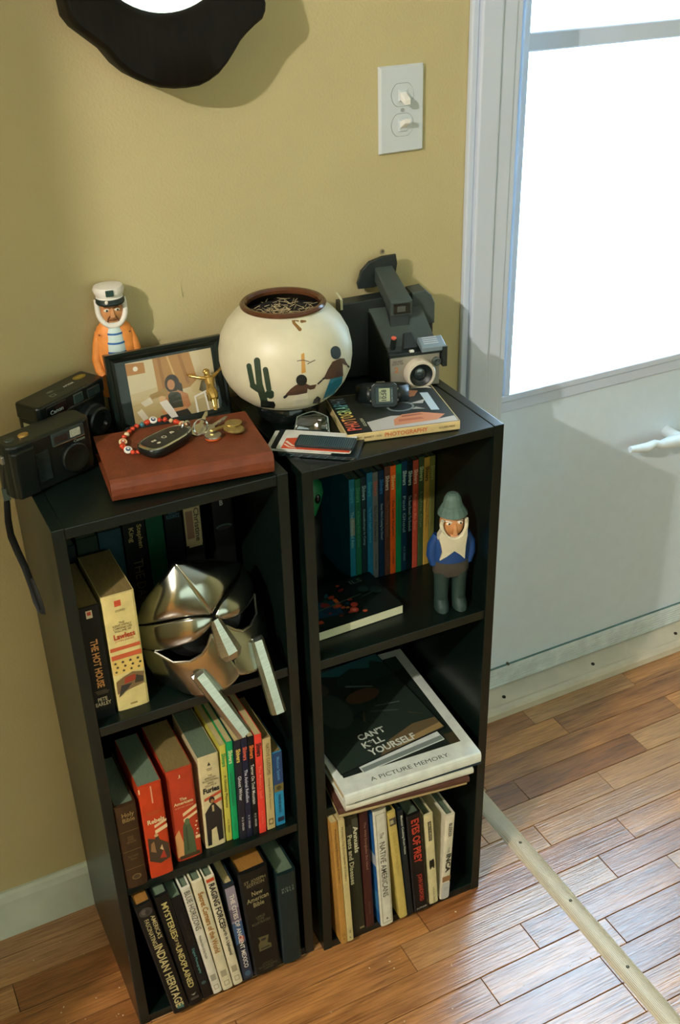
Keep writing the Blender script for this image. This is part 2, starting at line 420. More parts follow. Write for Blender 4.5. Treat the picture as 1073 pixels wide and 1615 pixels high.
# --- left case, top shelf, front
CREAM, OFFW = (214, 196, 128), (212, 208, 186)
book('black paperback with tall orange title and white author name on its spine', 'L', .0155, .019, S1, .0275, .172, .106, (14, 20, 17), PGD, group=GT, spine=both(
    down('THE HOT HOUSE', .50, .074, .0095, (214, 152, 84), .52, .03), across('PETE\nEARLEY', .155, .020, .013, (205, 190, 150), .5, .02),
    art(lambda t, h: [((214, 196, 160), rect(t*.38, h*.90, t*.66, h*.965)), ((190, 70, 50), rect(t*.43, h*.925, t*.60, h*.955)), ((96, 84, 60), rect(t*.25, h*.235, t*.85, h*.243)), ((96, 84, 60), rect(t*.3, h*.222, t*.8, h*.228)), ((96, 84, 60), rect(t*.2, h*.250, t*.75, h*.256))])))
book('thick cream paperback with red stripes, stars and a painted scene on its spine', 'L', .0470, .021, S1, .0415, .176, .108, CREAM, PGD, group=GT, lean=0, bulge=.0022, spine=both(
    across('Lawless', .655, .027, .0085, (176, 62, 34), .52, .03), across('THE\nKENT FAMILY\nCHRONICLES\nVOLUME VII', .735, .024, .015, (80, 66, 36), .5), across('JOHN JAKES', .615, .024, .0032, (176, 84, 50), .5),
    across('STORIES', .87, .012, .003, (120, 100, 60), .5),
    art(lambda t, h: [((196, 80, 44), rect(t*.36, h*.905, t*.56, h*.955)), ((196, 92, 52), rect(t*.03, h*.535, t*.97, h*.565)), ((196, 92, 52), rect(t*.03, h*.46, t*.97, h*.50)), ((216, 186, 100), rect(t*.03, h*.33, t*.97, h*.455))]
        + stars(t, h*.335, h*.45, (40, 46, 40), 4) + [((120, 96, 60), [(t*.05, h*.16), (t*.9, h*.20), (t*.95, h*.30), (t*.6, h*.325), (t*.3, h*.30), (t*.06, h*.27)]), ((150, 60, 36), [(t*.3, h*.235), (t*.7, h*.25), (t*.66, h*.30), (t*.34, h*.29)]), ((52, 50, 44), [(t*.08, h*.13), (t*.4, h*.19), (t*.55, h*.23), (t*.2, h*.23)]), ((60, 56, 40), [(t*.62, h*.22), (t*.9, h*.215), (t*.92, h*.26), (t*.7, h*.29)]), ((150, 130, 70), rect(t*.4, h*.035, t*.62, h*.05))])))
# back row of the top shelf
GK = 'dark books in the back row of the top shelf'
bk = [
 ('slim dark grey book in the back row behind the black paperback', .018, .030, .190, (18, 30, 28), None),
 ('dark olive book in the back row behind the cream paperback', .050, .028, .196, (24, 40, 26), None),
 ('dull teal book in the back row beside the gold-lettered black book', .079, .031, .198, (22, 52, 56), None),
 ('black book with gold capital letters in the back row of the top shelf', .112, .030, .222, (10, 16, 12), both(down('Stephen', .805, .036, .0085, (140, 122, 72), .70, .02), down('King', .825, .022, .0085, (140, 122, 72), .32, .02), down('THE DARK', .47, .080, .0125, (92, 82, 52), .5, .0))),
 ('dark green glossy book without lettering in the back row of the top shelf', .143, .024, .222, (12, 62, 40), None),
 ('black book with faint blue lettering in the back row of the top shelf', .169, .024, .226, (9, 14, 13), both(across('DEAN\nKOONTZ', .88, .018, .013, (40, 84, 96), .5, .02))),
 ('black book with a pale printed label across its spine in the back row', .194, .027, .226, (12, 14, 12), both(art(lambda t, h: [((150, 136, 96), rect(t*.05, h*.635, t*.92, h*.895)), ((112, 82, 60), rect(t*.14, h*.68, t*.52, h*.87)), ((150, 136, 96), rect(t*.18, h*.62, t*.9, h*.64))]), down('Christine', .77, .052, .0075, (60, 52, 36), .72, .02))),
 ('black book with a small white emblem on its spine in the back row', .236, .030, .228, (9, 12, 11), both(across('B', .865, .005, .008, (150, 160, 150), .45, .03), art(lambda t, h: [((40, 70, 60), disc(t*.5, h*.70, t*.40, h*.018)), ((9, 12, 11), disc(t*.5, h*.692, t*.34, h*.014))]))),  # faint ring below the letter paints in glints
]
for lb, u, th_, h_, c_, sp in bk: book(lb, 'L', u, .137, S1, th_ - .0008, h_, .112, c_, PGG, group=GK, spine=sp)
# --- left case, middle shelf
book('brown leather-bound bible with raised bands at the end of the middle shelf', 'L', .0160, -.001, S2, .030, .153, .11, (58, 40, 22), PGG, hard=True, group=GM, bulge=.004, spine=both(
    across('Holy\nBible', .87, .017, .017, (150, 124, 72), .55, .01), across('KING\nJAMES\nVERSION', .60, .013, .013, (108, 88, 50), .5), across('Red Letter\nEdition', .38, .014, .010, (100, 80, 46), .5),
    art(lambda t, h: [((104, 84, 46), rect(t*.08, h*q, t*.92, h*(q + .006))) for q in (.24, .46, .70)] + [((110, 92, 52), disc(t*.5, h*.13, t*.22, h*.035)), ((58, 40, 22), disc(t*.5, h*.13, t*.16, h*.025))])))
book('worn red paperback with white stripes and a battle scene on its spine', 'L', .0515, .002, S2, .0325, .173, .108, (186, 62, 26), PGG, group=GM, bulge=.002, spine=both(
    across('Rebels', .615, .024, .0085, (226, 200, 150), .55, .03), across('THE KENT FAMILY\nCHRONICLES', .70, .020, .006, (150, 96, 40), .5),
    art(lambda t, h: [((220, 190, 140), [(t*.45, h*.535), (t, h*.575), (t, h*.60), (t*.45, h*.565)]), ((224, 196, 146), [(t*.45, h*.47), (t, h*.505), (t, h*.545), (t*.45, h*.51)]),
      ((64, 50, 34), [(t*.05, h*.20), (t*.5, h*.14), (t*.95, h*.17), (t*.95, h*.33), (t*.6, h*.40), (t*.5, h*.48), (t*.4, h*.42), (t*.1, h*.45)]), ((140, 104, 64), [(t*.15, h*.30), (t*.38, h*.27), (t*.34, h*.40), (t*.2, h*.38)]), ((206, 164, 112), disc(t*.47, h*.455, t*.09, h*.016)), ((160, 50, 26), [(t*.5, h*.2), (t*.8, h*.18), (t*.7, h*.28)]), ((200, 170, 120), [(t*.55, h*.30), (t*.7, h*.27), (t*.66, h*.34)]), ((230, 180, 130), rect(t*.0, h*.93, t*.06, h*.98)), ((214, 150, 110), rect(t*.5, h*.80, t*.56, h*.98))])))
book('thick red paperback with white stripes and a green statue on its spine', 'L', .0945, .013, S2, .0375, .170, .108, (178, 62, 34), PGD, group=GM, bulge=.0025, spine=both(
    across('The\nAmericans', .665, .028, .0125, (222, 196, 140), .5, .03), across('J', .93, .0035, .006, (220, 190, 140), .45, .02), across('THE KENT FAMILY CHRONICLES', .60, .027, .0028, (214, 160, 110), .5),
    art(lambda t, h: [((222, 192, 140), [(t*.42, h*.49), (t*.98, h*.55), (t*.98, h*.585), (t*.42, h*.525)]), ((222, 192, 140), [(t*.42, h*.425), (t*.98, h*.485), (t*.98, h*.515), (t*.42, h*.46)]), ((222, 192, 140), rect(t*.8, h*.20, t*.98, h*.235)),
      ((206, 150, 90), [(t*.02, h*.05), (t*.3, h*.04), (t*.32, h*.2), (t*.2, h*.36), (t*.02, h*.3)]), ((70, 88, 56), [(t*.28, h*.06), (t*.78, h*.06), (t*.74, h*.30), (t*.62, h*.42), (t*.5, h*.45), (t*.36, h*.38)]), ((92, 110, 70), disc(t*.55, h*.425, t*.1, h*.035)), ((54, 66, 42), [(t*.42, h*.1), (t*.5, h*.1), (t*.52, h*.38), (t*.45, h*.36)]), ((70, 56, 30), rect(t*.1, h*.02, t*.9, h*.06))] + [((226, 200, 150), disc(t*(.86 + .05*(i % 2)), h*(.26 + .045*i), t*.045, h*.010, 5)) for i in range(4)])))
book('thick cream paperback with dark standing figure and red stripes on its spine', 'L', .1395, .017, S2, .0300, .172, .108, (206, 192, 144), PGG, group=GM, lean=-.8, bulge=.002, spine=both(
    across('Furies', .645, .024, .0105, (36, 34, 30), .5, .04), across('THE\nAMERICAN\nBICENTENNIAL\nSERIES\nVOLUME IV', .745, .023, .022, (64, 58, 44), .5),
    art(lambda t, h: [((30, 28, 26), [(t*.42, h*.90), (t*.58, h*.90), (t*.5, h*.94)]), ((90, 80, 60), rect(t*.36, h*.865, t*.64, h*.872)), ((90, 80, 60), rect(t*.38, h*.85, t*.62, h*.856)), ((184, 76, 44), [(t*.12, h*.53), (t*.98, h*.575), (t*.98, h*.605), (t*.12, h*.56)]), ((184, 76, 44), [(t*.55, h*.47), (t*.98, h*.495), (t*.98, h*.53), (t*.55, h*.51)]),
      ((28, 28, 26), [(t*.10, h*.03), (t*.30, h*.03), (t*.34, h*.2), (t*.60, h*.22), (t*.66, h*.05), (t*.9, h*.06), (t*.92, h*.38), (t*.66, h*.47), (t*.55, h*.50), (t*.40, h*.48), (t*.1, h*.40)]), ((30, 28, 24), disc(t*.48, h*.53, t*.14, h*.038)), ((150, 110, 70), disc(t*.50, h*.515, t*.09, h*.022)), ((190, 170, 120), rect(t*.46, h*.40, t*.56, h*.47))])))
def shivers(case, lb, u, v, z, th, h, rgb, logo, title, tcol, lean=0, group=GM, pages=PG, author=True, tl=.062, d=.1065):
    fs = [down('Shivers', .855, .024, th*.72, logo, .5, .03), down(title, .53, tl, th*.52, tcol, .45, .01)]
    if author: fs.append(down('M. D. SPENSER', .16, .026, th*.30, tcol, .5))
    book(lb, case, u, v, z, th, h, d, rgb, pages, lean=lean, group=group, spine=both(*fs))
shivers('L', 'thin yellow-green paperback standing next to the cream book with dark figure', .1715, .018, S2, .0085, .181, (196, 186, 78), (60, 150, 70), 'A Ghostly Playmate', (40, 40, 20), -1.2)
shivers('L', 'thin bright green paperback between the yellow-green and the charcoal ones', .1808, .016, S2, .0090, .185, (20, 158, 92), (206, 226, 160), 'Lost in Dreamland', (30, 110, 80), -1.2)
shivers('L', 'thin charcoal paperback with a yellow series logo and white title', .1905, .011, S2, .0095, .187, (34, 34, 42), (220, 190, 90), 'Ghost Writer', (222, 220, 214), -1.2, tl=.046)
shivers('L', 'thin navy paperback with a coral series logo and white title', .2007, .011, S2, .0090, .187, (28, 32, 52), (214, 96, 70), 'The Animal Rebellion', (200, 200, 206), -1.2)
shivers('L', 'thin black paperback with an orange series logo on the middle shelf', .2103, .010, S2, .0090, .187, (16, 18, 20), (226, 120, 50), 'Terror On Troll Mountain', (220, 216, 200), -1.2, tl=.075)
shivers('L', 'thin vivid red paperback on the middle shelf', .2200, .009, S2, .0105, .187, (226, 66, 50), (30, 20, 16), "The Mystic's Spell", (240, 120, 90), -1.2)
book('tan paperback with brown lettering beside the vivid red one', 'L', .2330, .010, S2, .0125, .174, .10, (190, 170, 114), PGD, lean=-.8, group=GM, spine=both(down('NATIVE CUSTOMS', .78, .058, .0052, (92, 76, 40), .55), down('Living with the Seasons', .40, .060, .0036, (96, 82, 48), .5), art(lambda t, h: [((120, 100, 60), rect(t*.2, h*.05, t*.8, h*.12)), ((190, 170, 114), disc(t*.5, h*.085, t*.2, h*.02))])))
book('small blue phrasebook with an olive band at the end of the middle shelf', 'L', .2475, .011, S2, .0145, .142, .09, (40, 132, 170), PGD, lean=-.6, group=GM, spine=both(
    art(lambda t, h: [((22, 62, 104), rect(0, h*.56, t, h*.995)), ((110, 100, 50), rect(0, h*.47, t, h*.57)), ((60, 56, 30), disc(t*.5, h*.52, t*.26, h*.03)), ((24, 40, 60), rect(t*.2, h*.05, t*.9, h*.11))]), down('Mexican Spanish', .78, .044, .0062, (90, 150, 190), .5, .01), down('PHRASE BOOK', .30, .036, .0040, (16, 60, 84), .5, .02)))
# --- left case, bottom shelf
B0 = PT
book('tall black hardcover with cream block capitals leaning against the side panel', 'L', .0495, -.017, B0, .0250, .2555, .20, (15, 18, 17), PGO, lean=7.2, hard=True, group=GB, spine=both(
    down('INDIAN HERITAGE', .35, .150, .0125, (196, 182, 124), .50, .02), down("AMERICA'S", .79, .052, .0066, (186, 172, 118), .78, .01), down('FASCINATING', .765, .058, .0066, (186, 172, 118), .38, .01),
    art(lambda t, h: [((50, 48, 44), disc(t*.5, h*.935, t*.40, h*.036)), ((84, 80, 72), disc(t*.40, h*.94, t*.16, h*.022)), ((22, 26, 24), disc(t*.6, h*.93, t*.14, h*.02)), ((60, 110, 100), [(t*.3, h*.04), (t*.7, h*.03), (t*.75, h*.06), (t*.5, h*.08), (t*.3, h*.07)])])))
book('tall black hardcover with pale gold capitals, second from the side panel', 'L', .0757, -.015, B0, .0215, .2565, .20, (13, 16, 15), PGG, lean=6.5, hard=True, group=GB, spine=both(
    down('MYSTERIES', .785, .080, .0090, (196, 182, 112), .52, .02), down('OF THE', .585, .022, .0050, (190, 176, 110), .52, .01), down('UNEXPLAINED', .36, .100, .0090, (196, 182, 112), .52, .02), art(lambda t, h: [((150, 150, 130), [(t*.3, h*.10), (t*.5, h*.085), (t*.7, h*.105), (t*.5, h*.10)]), ((70, 66, 56), rect(t*.2, h*.05, t*.8, h*.07))])))
book('slim black book with small teal lettering on the bottom shelf', 'L', .0990, -.012, B0, .0150, .240, .17, (12, 17, 17), PGG, lean=6.8, group=GB, spine=both(down('Digital Photography', .38, .060, .0046, (90, 150, 146), .5, .01), down('Complete Guide', .72, .060, .0044, (26, 36, 36), .5), art(lambda t, h: [((50, 80, 80), disc(t*.5, h*.155, t*.26, h*.016))])))
book('slim cream hardcover with thin dark capitals on the bottom shelf', 'L', .1155, -.012, B0, .0145, .249, .18, OFFW, PGG, lean=6.6, hard=True, group=GB, spine=both(
    down('BLUE HORIZONS', .80, .088, .0085, (60, 58, 48), .50, 0), down('Paradise Isles of the Pacific', .46, .055, .0038, (70, 68, 56), .42), art(lambda t, h: [((120, 112, 86), rect(t*.2, h*(.13 + .012*i), t*.75, h*(.137 + .012*i))) for i in range(5)] + [((150, 138, 100), rect(t*.25, h*.04, t*.75, h*.085)), (OFFW, rect(t*.31, h*.046, t*.69, h*.079))])))
book('cream hardcover with orange-brown rounded lettering on the bottom shelf', 'L', .1312, -.013, B0, .0165, .2545, .18, (210, 202, 166), PGG, lean=6.3, hard=True, group=GB, spine=both(
    down('Secret Corners of the World', .635, .140, .0090, (160, 112, 44), .50, .03), art(lambda t, h: [((120, 112, 86), rect(t*.2, h*(.13 + .012*i), t*.75, h*(.137 + .012*i))) for i in range(5)] + [((150, 138, 100), rect(t*.25, h*.04, t*.75, h*.085)), ((210, 202, 166), rect(t*.31, h*.046, t*.69, h*.079))])))
book('cream hardcover with bold black capitals on the bottom shelf', 'L', .1492, -.012, B0, .0155, .252, .18, (212, 204, 170), PGG, lean=6.0, hard=True, group=GB, spine=both(
    down('RAGING FORCES', .75, .100, .0092, (26, 26, 22), .52, .03), down('Earth in Upheaval', .42, .066, .0066, (30, 30, 26), .52, .02), art(lambda t, h: [((184, 70, 30), rect(t*.12, h*.965, t*.88, h*.992))] + [((120, 112, 86), rect(t*.2, h*(.13 + .012*i), t*.75, h*(.137 + .012*i))) for i in range(5)] + [((150, 138, 100), rect(t*.25, h*.04, t*.75, h*.085)), ((212, 204, 170), rect(t*.31, h*.046, t*.69, h*.079))])))
book('purple-grey hardcover with a blue spine picture and white capitals', 'L', .1662, -.012, B0, .0165, .222, .18, (30, 40, 46), PG, lean=4.2, hard=True, group=GB, spine=both(
    art(lambda t, h: [((140, 132, 142), rect(t*.04, h*.60, t*.96, h*.975)), ((92, 84, 100), rect(t*.04, h*.64, t*.96, h*.76)), ((50, 84, 120), rect(t*.04, h*.40, t*.96, h*.62)), ((170, 84, 60), disc(t*.62, h*.44, t*.26, h*.04)), ((26, 40, 60), rect(t*.04, h*.02, t*.96, h*.36)), ((50, 86, 110), disc(t*.5, h*.07, t*.3, h*.03))]),
    down('THE CITIES OF ANCIENT MEXICO', .52, .170, .0072, (222, 216, 200), .52, .02)))
book('thick black bible with gilt page edges and gold lettering', 'L', .1850, -.013, B0, .0465, .231, .17, (17, 19, 15), PGO, lean=2.8, hard=True, group=GB, bulge=.005, spine=both(
    across('ST. JOSEPH\nEDITION', .90, .034, .014, (128, 118, 80), .5, .01), across('New\nAmerican\nBible', .745, .035, .034, (148, 138, 96), .5, .01), across('LARGE\nTYPE\nILLUSTRATED', .54, .030, .018, (104, 98, 66), .5), across('CATHOLIC\nBOOK PUBLISHING\nCOMPANY', .07, .030, .017, (86, 82, 54), .5),
    art(lambda t, h: [((84, 80, 48), [(t*.28, h*.23), (t*.72, h*.23), (t*.72, h*.27), (t*.6, h*.29), (t*.68, h*.36), (t*.3, h*.37), (t*.36, h*.33), (t*.28, h*.30)]), ((17, 19, 15), disc(t*.48, h*.335, t*.1, h*.012)), ((17, 19, 15), rect(t*.34, h*.245, t*.66, h*.258))])))
book('dark blue-green bible standing beside the gilt-edged black one', 'L', .2340, -.014, B0, .0315, .200, .15, (18, 36, 36), PGG, lean=.3, hard=True, group=GB, bulge=.004, spine=both(across('H O L Y\nB I B L E', .835, .020, .011, (120, 134, 118), .5, .01)))
# --- right case, top shelf row
GR = 'thin colourful paperbacks on the top shelf of the bookcase by the door'
rr = [((20, 104, 122), (40, 140, 150), 'The Enchanted Attic', (120, 170, 170), 'thin teal-blue paperback with a worn grey patch, first of its row'),
 ((22, 92, 62), (50, 130, 90), 'A Ghastly Shade of Green', (40, 140, 100), 'thin leaf-green paperback beside the teal-blue one in its row'),
 ((14, 40, 46), (130, 160, 160), 'Goosebumps in Camp', (110, 150, 150), 'thin black-green paperback with pale blue lettering between green and blue ones'),
 ((26, 106, 136), (40, 150, 160), 'The Awful Apple Orchard', (70, 160, 180), 'thin bright blue paperback beside the grey one in its row'),
 ((98, 104, 100), (170, 90, 70), 'The Curse of the New Kid', (52, 58, 58), 'thin grey paperback with a faded red logo'),
 ((14, 42, 66), (40, 110, 160), "Guess Who's Coming For Dinner?", (150, 176, 180), 'thin navy paperback between the grey and the brown ones'),
 ((92, 58, 44), (206, 184, 160), 'The Haunting House', (130, 96, 80), 'thin brown paperback with a cream logo beside the orange one'),
 ((232, 96, 30), (240, 190, 110), 'The Spider Kingdom', (96, 44, 24), 'thin bright orange paperback with dark title'),
 ((20, 142, 90), (20, 110, 76), 'The Mystery of Locker', (24, 104, 76), 'thin emerald green paperback beside the bright orange one'),
 ((16, 58, 84), (176, 200, 190), 'Pool Ghoul', (140, 176, 180), 'thin deep blue paperback with a pale logo beside the emerald one'),
 ((10, 26, 30), (160, 190, 176), 'The Beast Beneath The Boardwalk', (130, 164, 160), 'thin black paperback with pale logo beside the brick red one'),
 ((172, 70, 48), (226, 180, 150), "Madman on Main Street", (206, 120, 90), 'thin brick red paperback near the bearded figurine'),
 ((60, 80, 44), (170, 190, 130), 'Lights Out', (110, 130, 80), 'thin dark moss green paperback beside the brick red one'),
 ((176, 142, 58), (60, 56, 26), 'A Deadly Party', (130, 104, 44), 'thin mustard gold paperback near the bearded figurine'),
 ((112, 114, 56), (150, 150, 80), 'Shriek Home Chicago', (90, 92, 46), 'thin olive paperback at the end of its row beside the bearded figurine')]
for i, (c_, lg, ti, tc_, lb) in enumerate(rr):
    u = .1345 + i * .00945; v_ = .149 + max(0, 6 - i) * .0003
    if i == 4: v_ = .1505
    shivers('R', lb, u, v_, S1, .0090, .176 + min(i, 7) * .0014 + (.0 if i % 3 else .003), c_, lg, ti, tc_, 0, GR, PGG, author=i in (4, 6, 7, 9), d=.1005)
bpy.context.view_layer.update()
for o in [q for q in COL.objects if q.get('label') == rr[0][4]]:
    prints(o, 'worn_patch', [((120, 116, 92), rect(.0008, .085, .0078, .115))], (0, 0, 0), X, Z, .0003)
# --- right case, bottom shelf
GD = 'books on the bottom shelf of the bookcase by the door'
def book_r(*a, **k): return book(*a, group=GD, **k)
book_r('slim gold-brown softcover with worn top, at the end of the bottom shelf', 'R', .0262, -.012, B0, .0105, .274, .19, (178, 132, 62), PG, lean=2.2, spine=both(down("Woman's Day Encyclopedia of Cookery", .735, .120, .0048, (74, 54, 24), .5), across('15', .075, .005, .006, (74, 54, 24), .5), across('A', .04, .004, .004, (74, 54, 24), .5)))
book_r('slim cream softcover leaning on the gold-brown one', 'R', .0373, -.012, B0, .0105, .273, .19, (200, 184, 126), PG, lean=2.1, spine=both(down("Woman's Day Encyclopedia of Cookery", .735, .120, .0048, (84, 70, 36), .5), across('2', .085, .004, .006, (84, 70, 36), .5), across('L', .035, .003, .004, (50, 40, 20), .5, .03)))
book_r('dark olive hardcover with two large white title lines', 'R', .0520, -.002, B0, .0228, .264, .19, (36, 40, 26), PGG, lean=2.2, hard=True, spine=both(down('Annuals', .80, .058, .0078, (206, 202, 166), .74, .03), down('Pests and Diseases', .645, .110, .0078, (200, 196, 158), .28, .03), art(lambda t, h: [((56, 60, 46), rect(t*.52, h*.87, t*.96, h*.97)), ((50, 54, 42), rect(t*.05, h*.82, t*.45, h*.93)), ((120, 112, 70), rect(t*.55, h*.02, t*.9, h*.035))])))
book_r('dark red-brown hardcover beside the book with a blue cover side', 'R', .0765, -.001, B0, .0155, .262, .19, (66, 32, 26), PGG, lean=2.0, hard=True, spine=both(down('The Wild Everglades But Island', .715, .105, .0050, (150, 110, 90), .5, .01), down('FODORS', .17, .030, .0034, (110, 76, 60), .5)))
book_r('white hardcover with thin framed capitals and a blue cover side', 'R', .0995, -.011, B0, .0222, .263, .21, (212, 210, 188), PG, lean=2.8, hard=True, spine=both(
    down('NATIVE AMERICANS', .50, .125, .0098, (70, 66, 52), .50, .005), down('The', .795, .012, .0070, (70, 66, 52), .5), art(lambda t, h: [((120, 112, 84), rect(t*.13, h*.03, t*.155, h*.97)), ((120, 112, 84), rect(t*.845, h*.03, t*.87, h*.97)), ((120, 112, 84), rect(t*.13, h*.97, t*.87, h*.9735)), ((120, 112, 84), rect(t*.13, h*.0265, t*.87, h*.03)), ((50, 46, 36), [(t*.42, h*.055), (t*.58, h*.055), (t*.5, h*.075)])])))
o = [q for q in COL.objects if q.get('label', '').startswith('white hardcover with thin framed')][0]
prints(o, 'cover_picture', [((36, 98, 160), rect(-.208, .001, -.004, .262)), ((180, 190, 196), [(-.09, .12), (-.004, .14), (-.004, .165), (-.06, .16)]), ((60, 130, 180), [(-.1, .02), (-.004, .03), (-.004, .08), (-.05, .06)])], (0, 0, 0), (0, -1, 0), Z, .0003)
book_r('plain yellow hardcover leaning beside the white framed one', 'R', .1345, -.010, B0, .0145, .249, .18, (192, 172, 92), PGG, lean=5.4, hard=True, spine=both(art(lambda t, h: [((60, 60, 52), rect(t*.15, h*.885, t*.9, h*.95)), ((170, 160, 120), rect(t*.2, h*.90, t*.6, h*.935))]), down('Land of the Sun', .62, .10, .0046, (172, 150, 70), .5)))
book_r('slim dark navy hardcover with small white lettering on the bottom shelf', 'R', .1502, -.010, B0, .0100, .247, .17, (16, 28, 32), PGG, lean=5.0, hard=True, spine=both(down('Mexican Cooking From Home', .775, .088, .0046, (196, 200, 180), .5, .02)))
book_r('black hardcover with tall red capitals on the bottom shelf', 'R', .1622, -.011, B0, .0250, .227, .16, (16, 16, 15), PGG, lean=4.4, hard=True, spine=both(down('EYES OF PREY', .735, .100, .0140, (184, 58, 34), .52, .03), down('JOHN SANDFORD', .25, .066, .0100, (170, 56, 36), .52, .02), across('PUTNAM', .035, .018, .004, (170, 166, 150), .5, .01)))
book_r('cream hardcover with black label and ink squiggle on its spine', 'R', .1925, -.007, B0, .0165, .209, .15, (206, 196, 146), PGG, lean=4.0, hard=True, spine=both(art(lambda t, h: [((40, 38, 30), rect(t*.34, h*.72, t*.70, h*.93))] + [((50, 48, 36), [(t*(.5 + .28*math.cos(k)), h*(.45 + .055*math.sin(2*k) + .006)) for k in [j*.2 for j in range(32)]] + [(t*(.5 + .22*math.cos(k)), h*(.45 + .045*math.sin(2*k))) for k in [j*.2 for j in range(31, -1, -1)]])]), down('PABLO IN MEXICO', .825, .040, .0034, (196, 186, 140), .52, .01), down('VIKING PRESS', .10, .040, .0034, (110, 100, 66), .5)))
book_r('white hardcover with black lettering and a tan band on its spine', 'R', .2128, -.007, B0, .0165, .190, .15, (212, 206, 178), PGG, lean=-2.0, hard=True, spine=both(down('INCA', .44, .042, .0092, (34, 34, 30), .55, .04), down('BLEEKER', .83, .030, .0060, (60, 58, 48), .5, .01), down('THE', .60, .012, .0040, (110, 100, 80), .5), art(lambda t, h: [((140, 100, 60), rect(t*.04, h*.215, t*.96, h*.28)), ((184, 186, 178), rect(t*.06, h*.015, t*.94, h*.20)), ((150, 150, 140), rect(t*.3, h*.13, t*.8, h*.137)), ((150, 150, 140), rect(t*.3, h*.11, t*.7, h*.116))])))
# ------------------------------------------------------------------ lying books
def flat_book(name, label, M, w_, d, h, m, pages, c=.0022, group=None, spine='front', bulge=.003, ins=.003, cat='book'):
    """lying book: X width, Y depth (spine along the front, or fore-edge in front), Z up"""
    t = thing(name, label, cat, M, group)
    n = 5
    if spine == 'front':
        o_ = [(d, 0)] + [(bulge - bulge * math.sin(math.pi * i / n) ** .7, h * (.5 - .5 * math.cos(math.pi * i / n))) for i in range(n + 1)] + [(d, h)]
        i_ = [(d, h - c)] + [(bulge + c, h - c - (h - 2*c) * i / n) for i in range(n + 1)] + [(d, c)]
    else:
        o_ = [(0, 0), (d, 0), (d, h), (0, h)]; i_ = [(0, h - c), (d - c, h - c), (d - c, c), (0, c)]
    g = G(); g.prism(o_ + i_, 0, w_, 'yz', .0003 if c > .001 else 0); g.out('cover', m, t)
    y0, y1 = (bulge + c + .0003, d - ins) if spine == 'front' else (ins, d - c - .0003)
    g = G(); g.box((ins, y0, c + .0002), (w_ - ins, y1, h - c - .0002)); g.out('page_block', pages, t)
    return t
# stack on the middle shelf of the right case
zs = S2R + .0003
stk = RM
lay = [('thin tan softcover at the very bottom of the stack of large books', .024, -.024, .205, .24, .0080, (168, 150, 104), PG, .0006, -7.0),
       ('thin brown hardcover near the bottom of the stack of large books', .023, -.026, .208, .25, .0100, (84, 54, 40), PG, .0020, -7.6),
       ('white-spined softcover in the middle of the stack of large books', .031, -.033, .208, .24, .0105, (206, 206, 184), PG, .0008, -4.5),
       ('navy hardcover under the white picture book in the stack', .046, -.034, .208, .26, .0062, (26, 48, 58), PG, .0020, -3.5)]
GS = 'large books stacked flat on the middle shelf'
for lb, u, v_, w_, d, h, c_, pgs, cc, a in lay:
    flat_book('book', lb, stk @ TR(u, v_, zs, math.radians(a)), w_, d, h, paper(c_), pgs, cc, GS); zs += h + .0002
hp = .0200
pmk = flat_book('book', 'large white hardcover picture book with a dark cover photo on top of the stack', stk @ TR(.0275, -.0395, zs, math.radians(-2.6)), .2235, .284, hp, paper((214, 220, 206), .35), PG, .0026, GS, bulge=.004)
ztop = zs + hp
text(pmk, 'A PICTURE MEMORY', (.112, .0175, hp), X, Y, .128, .0082, (70, 78, 70), 0)
prints(pmk, 'cover_photo', [((24, 34, 28), rect(.013, .036, .207, .268)), ((40, 62, 56), [(.08, .268), (.207, .268), (.207, .235), (.15, .22), (.08, .245)]), ((60, 52, 34), rect(.19, .036, .207, .06))], (0, 0, hp), X, Y)
# white card and the zine lying on it
cM = stk @ TR(.073, -.009, ztop + .0006, math.radians(4))
cardo = thing('card', 'white card with a grey edge under the dark zine', 'card', cM)
g = G(); g.box((0, 0, 0), (.143, .085, .0012), .0003); g.out('sheet', paper((206, 212, 204)), cardo)
prints(cardo, 'edge_stripe', [((120, 132, 124), rect(.001, .001, .142, .010))], (0, 0, .0012), X, Y)
zM = stk @ TR(.0405, .0005, ztop + .0022, math.radians(3.0))
zine = thing('zine', 'dark photo-covered zine with white capitals lying on the white picture book', 'magazine', zM)
zw, zd = .190, .228
g = G(); g.hexa([(0, 0, 0), (zw, .012, 0), (zw, zd, 0), (0, zd, 0), (0, 0, .0016), (zw, .012, .0016), (zw, zd, .0016), (0, zd, .0016)], .0003); g.out('sheets', paper((18, 24, 20)), zine)
random.seed(3)
zi = [((20, 28, 22), [(.001, .001), (zw-.001, .013), (zw-.001, zd-.001), (.001, zd-.001)]),
      ((30, 66, 66), [(.06, zd-.002), (zw-.002, zd-.002), (zw-.002, .200), (.15, .185), (.10, .205)]),
      ((22, 36, 30), [(.10, .200), (.13, .212), (.16, .198), (.17, .215), (zw-.002, .20), (zw-.002, .165), (.09, .175)]),
      ((62, 52, 34), [(.070, .0055), (zw-.002, .014), (zw-.002, .040), (.15, .044), (.10, .03)]),
      ((96, 80, 50), [(.10, .008), (zw-.002, .014), (zw-.002, .026), (.13, .02)])]
for k in range(16):
    x, y = random.uniform(.02, .17), random.uniform(.05, .17); a = random.uniform(0, 3.1); l, t_ = random.uniform(.012, .045), random.uniform(.001, .006)
    dx, dy = math.cos(a), math.sin(a)
    zi.append((random.choice([(40, 50, 44), (66, 76, 68), (50, 44, 30), (12, 18, 14), (60, 64, 54), (14, 16, 12)]), [(x - dx*l/2, y - dy*l/2), (x + dx*l/2 - dy*t_, y + dy*l/2), (x + dx*l/2, y + dy*l/2 + t_), (x - dx*l/2 - dy*t_, y - dy*l/2 + t_)]))
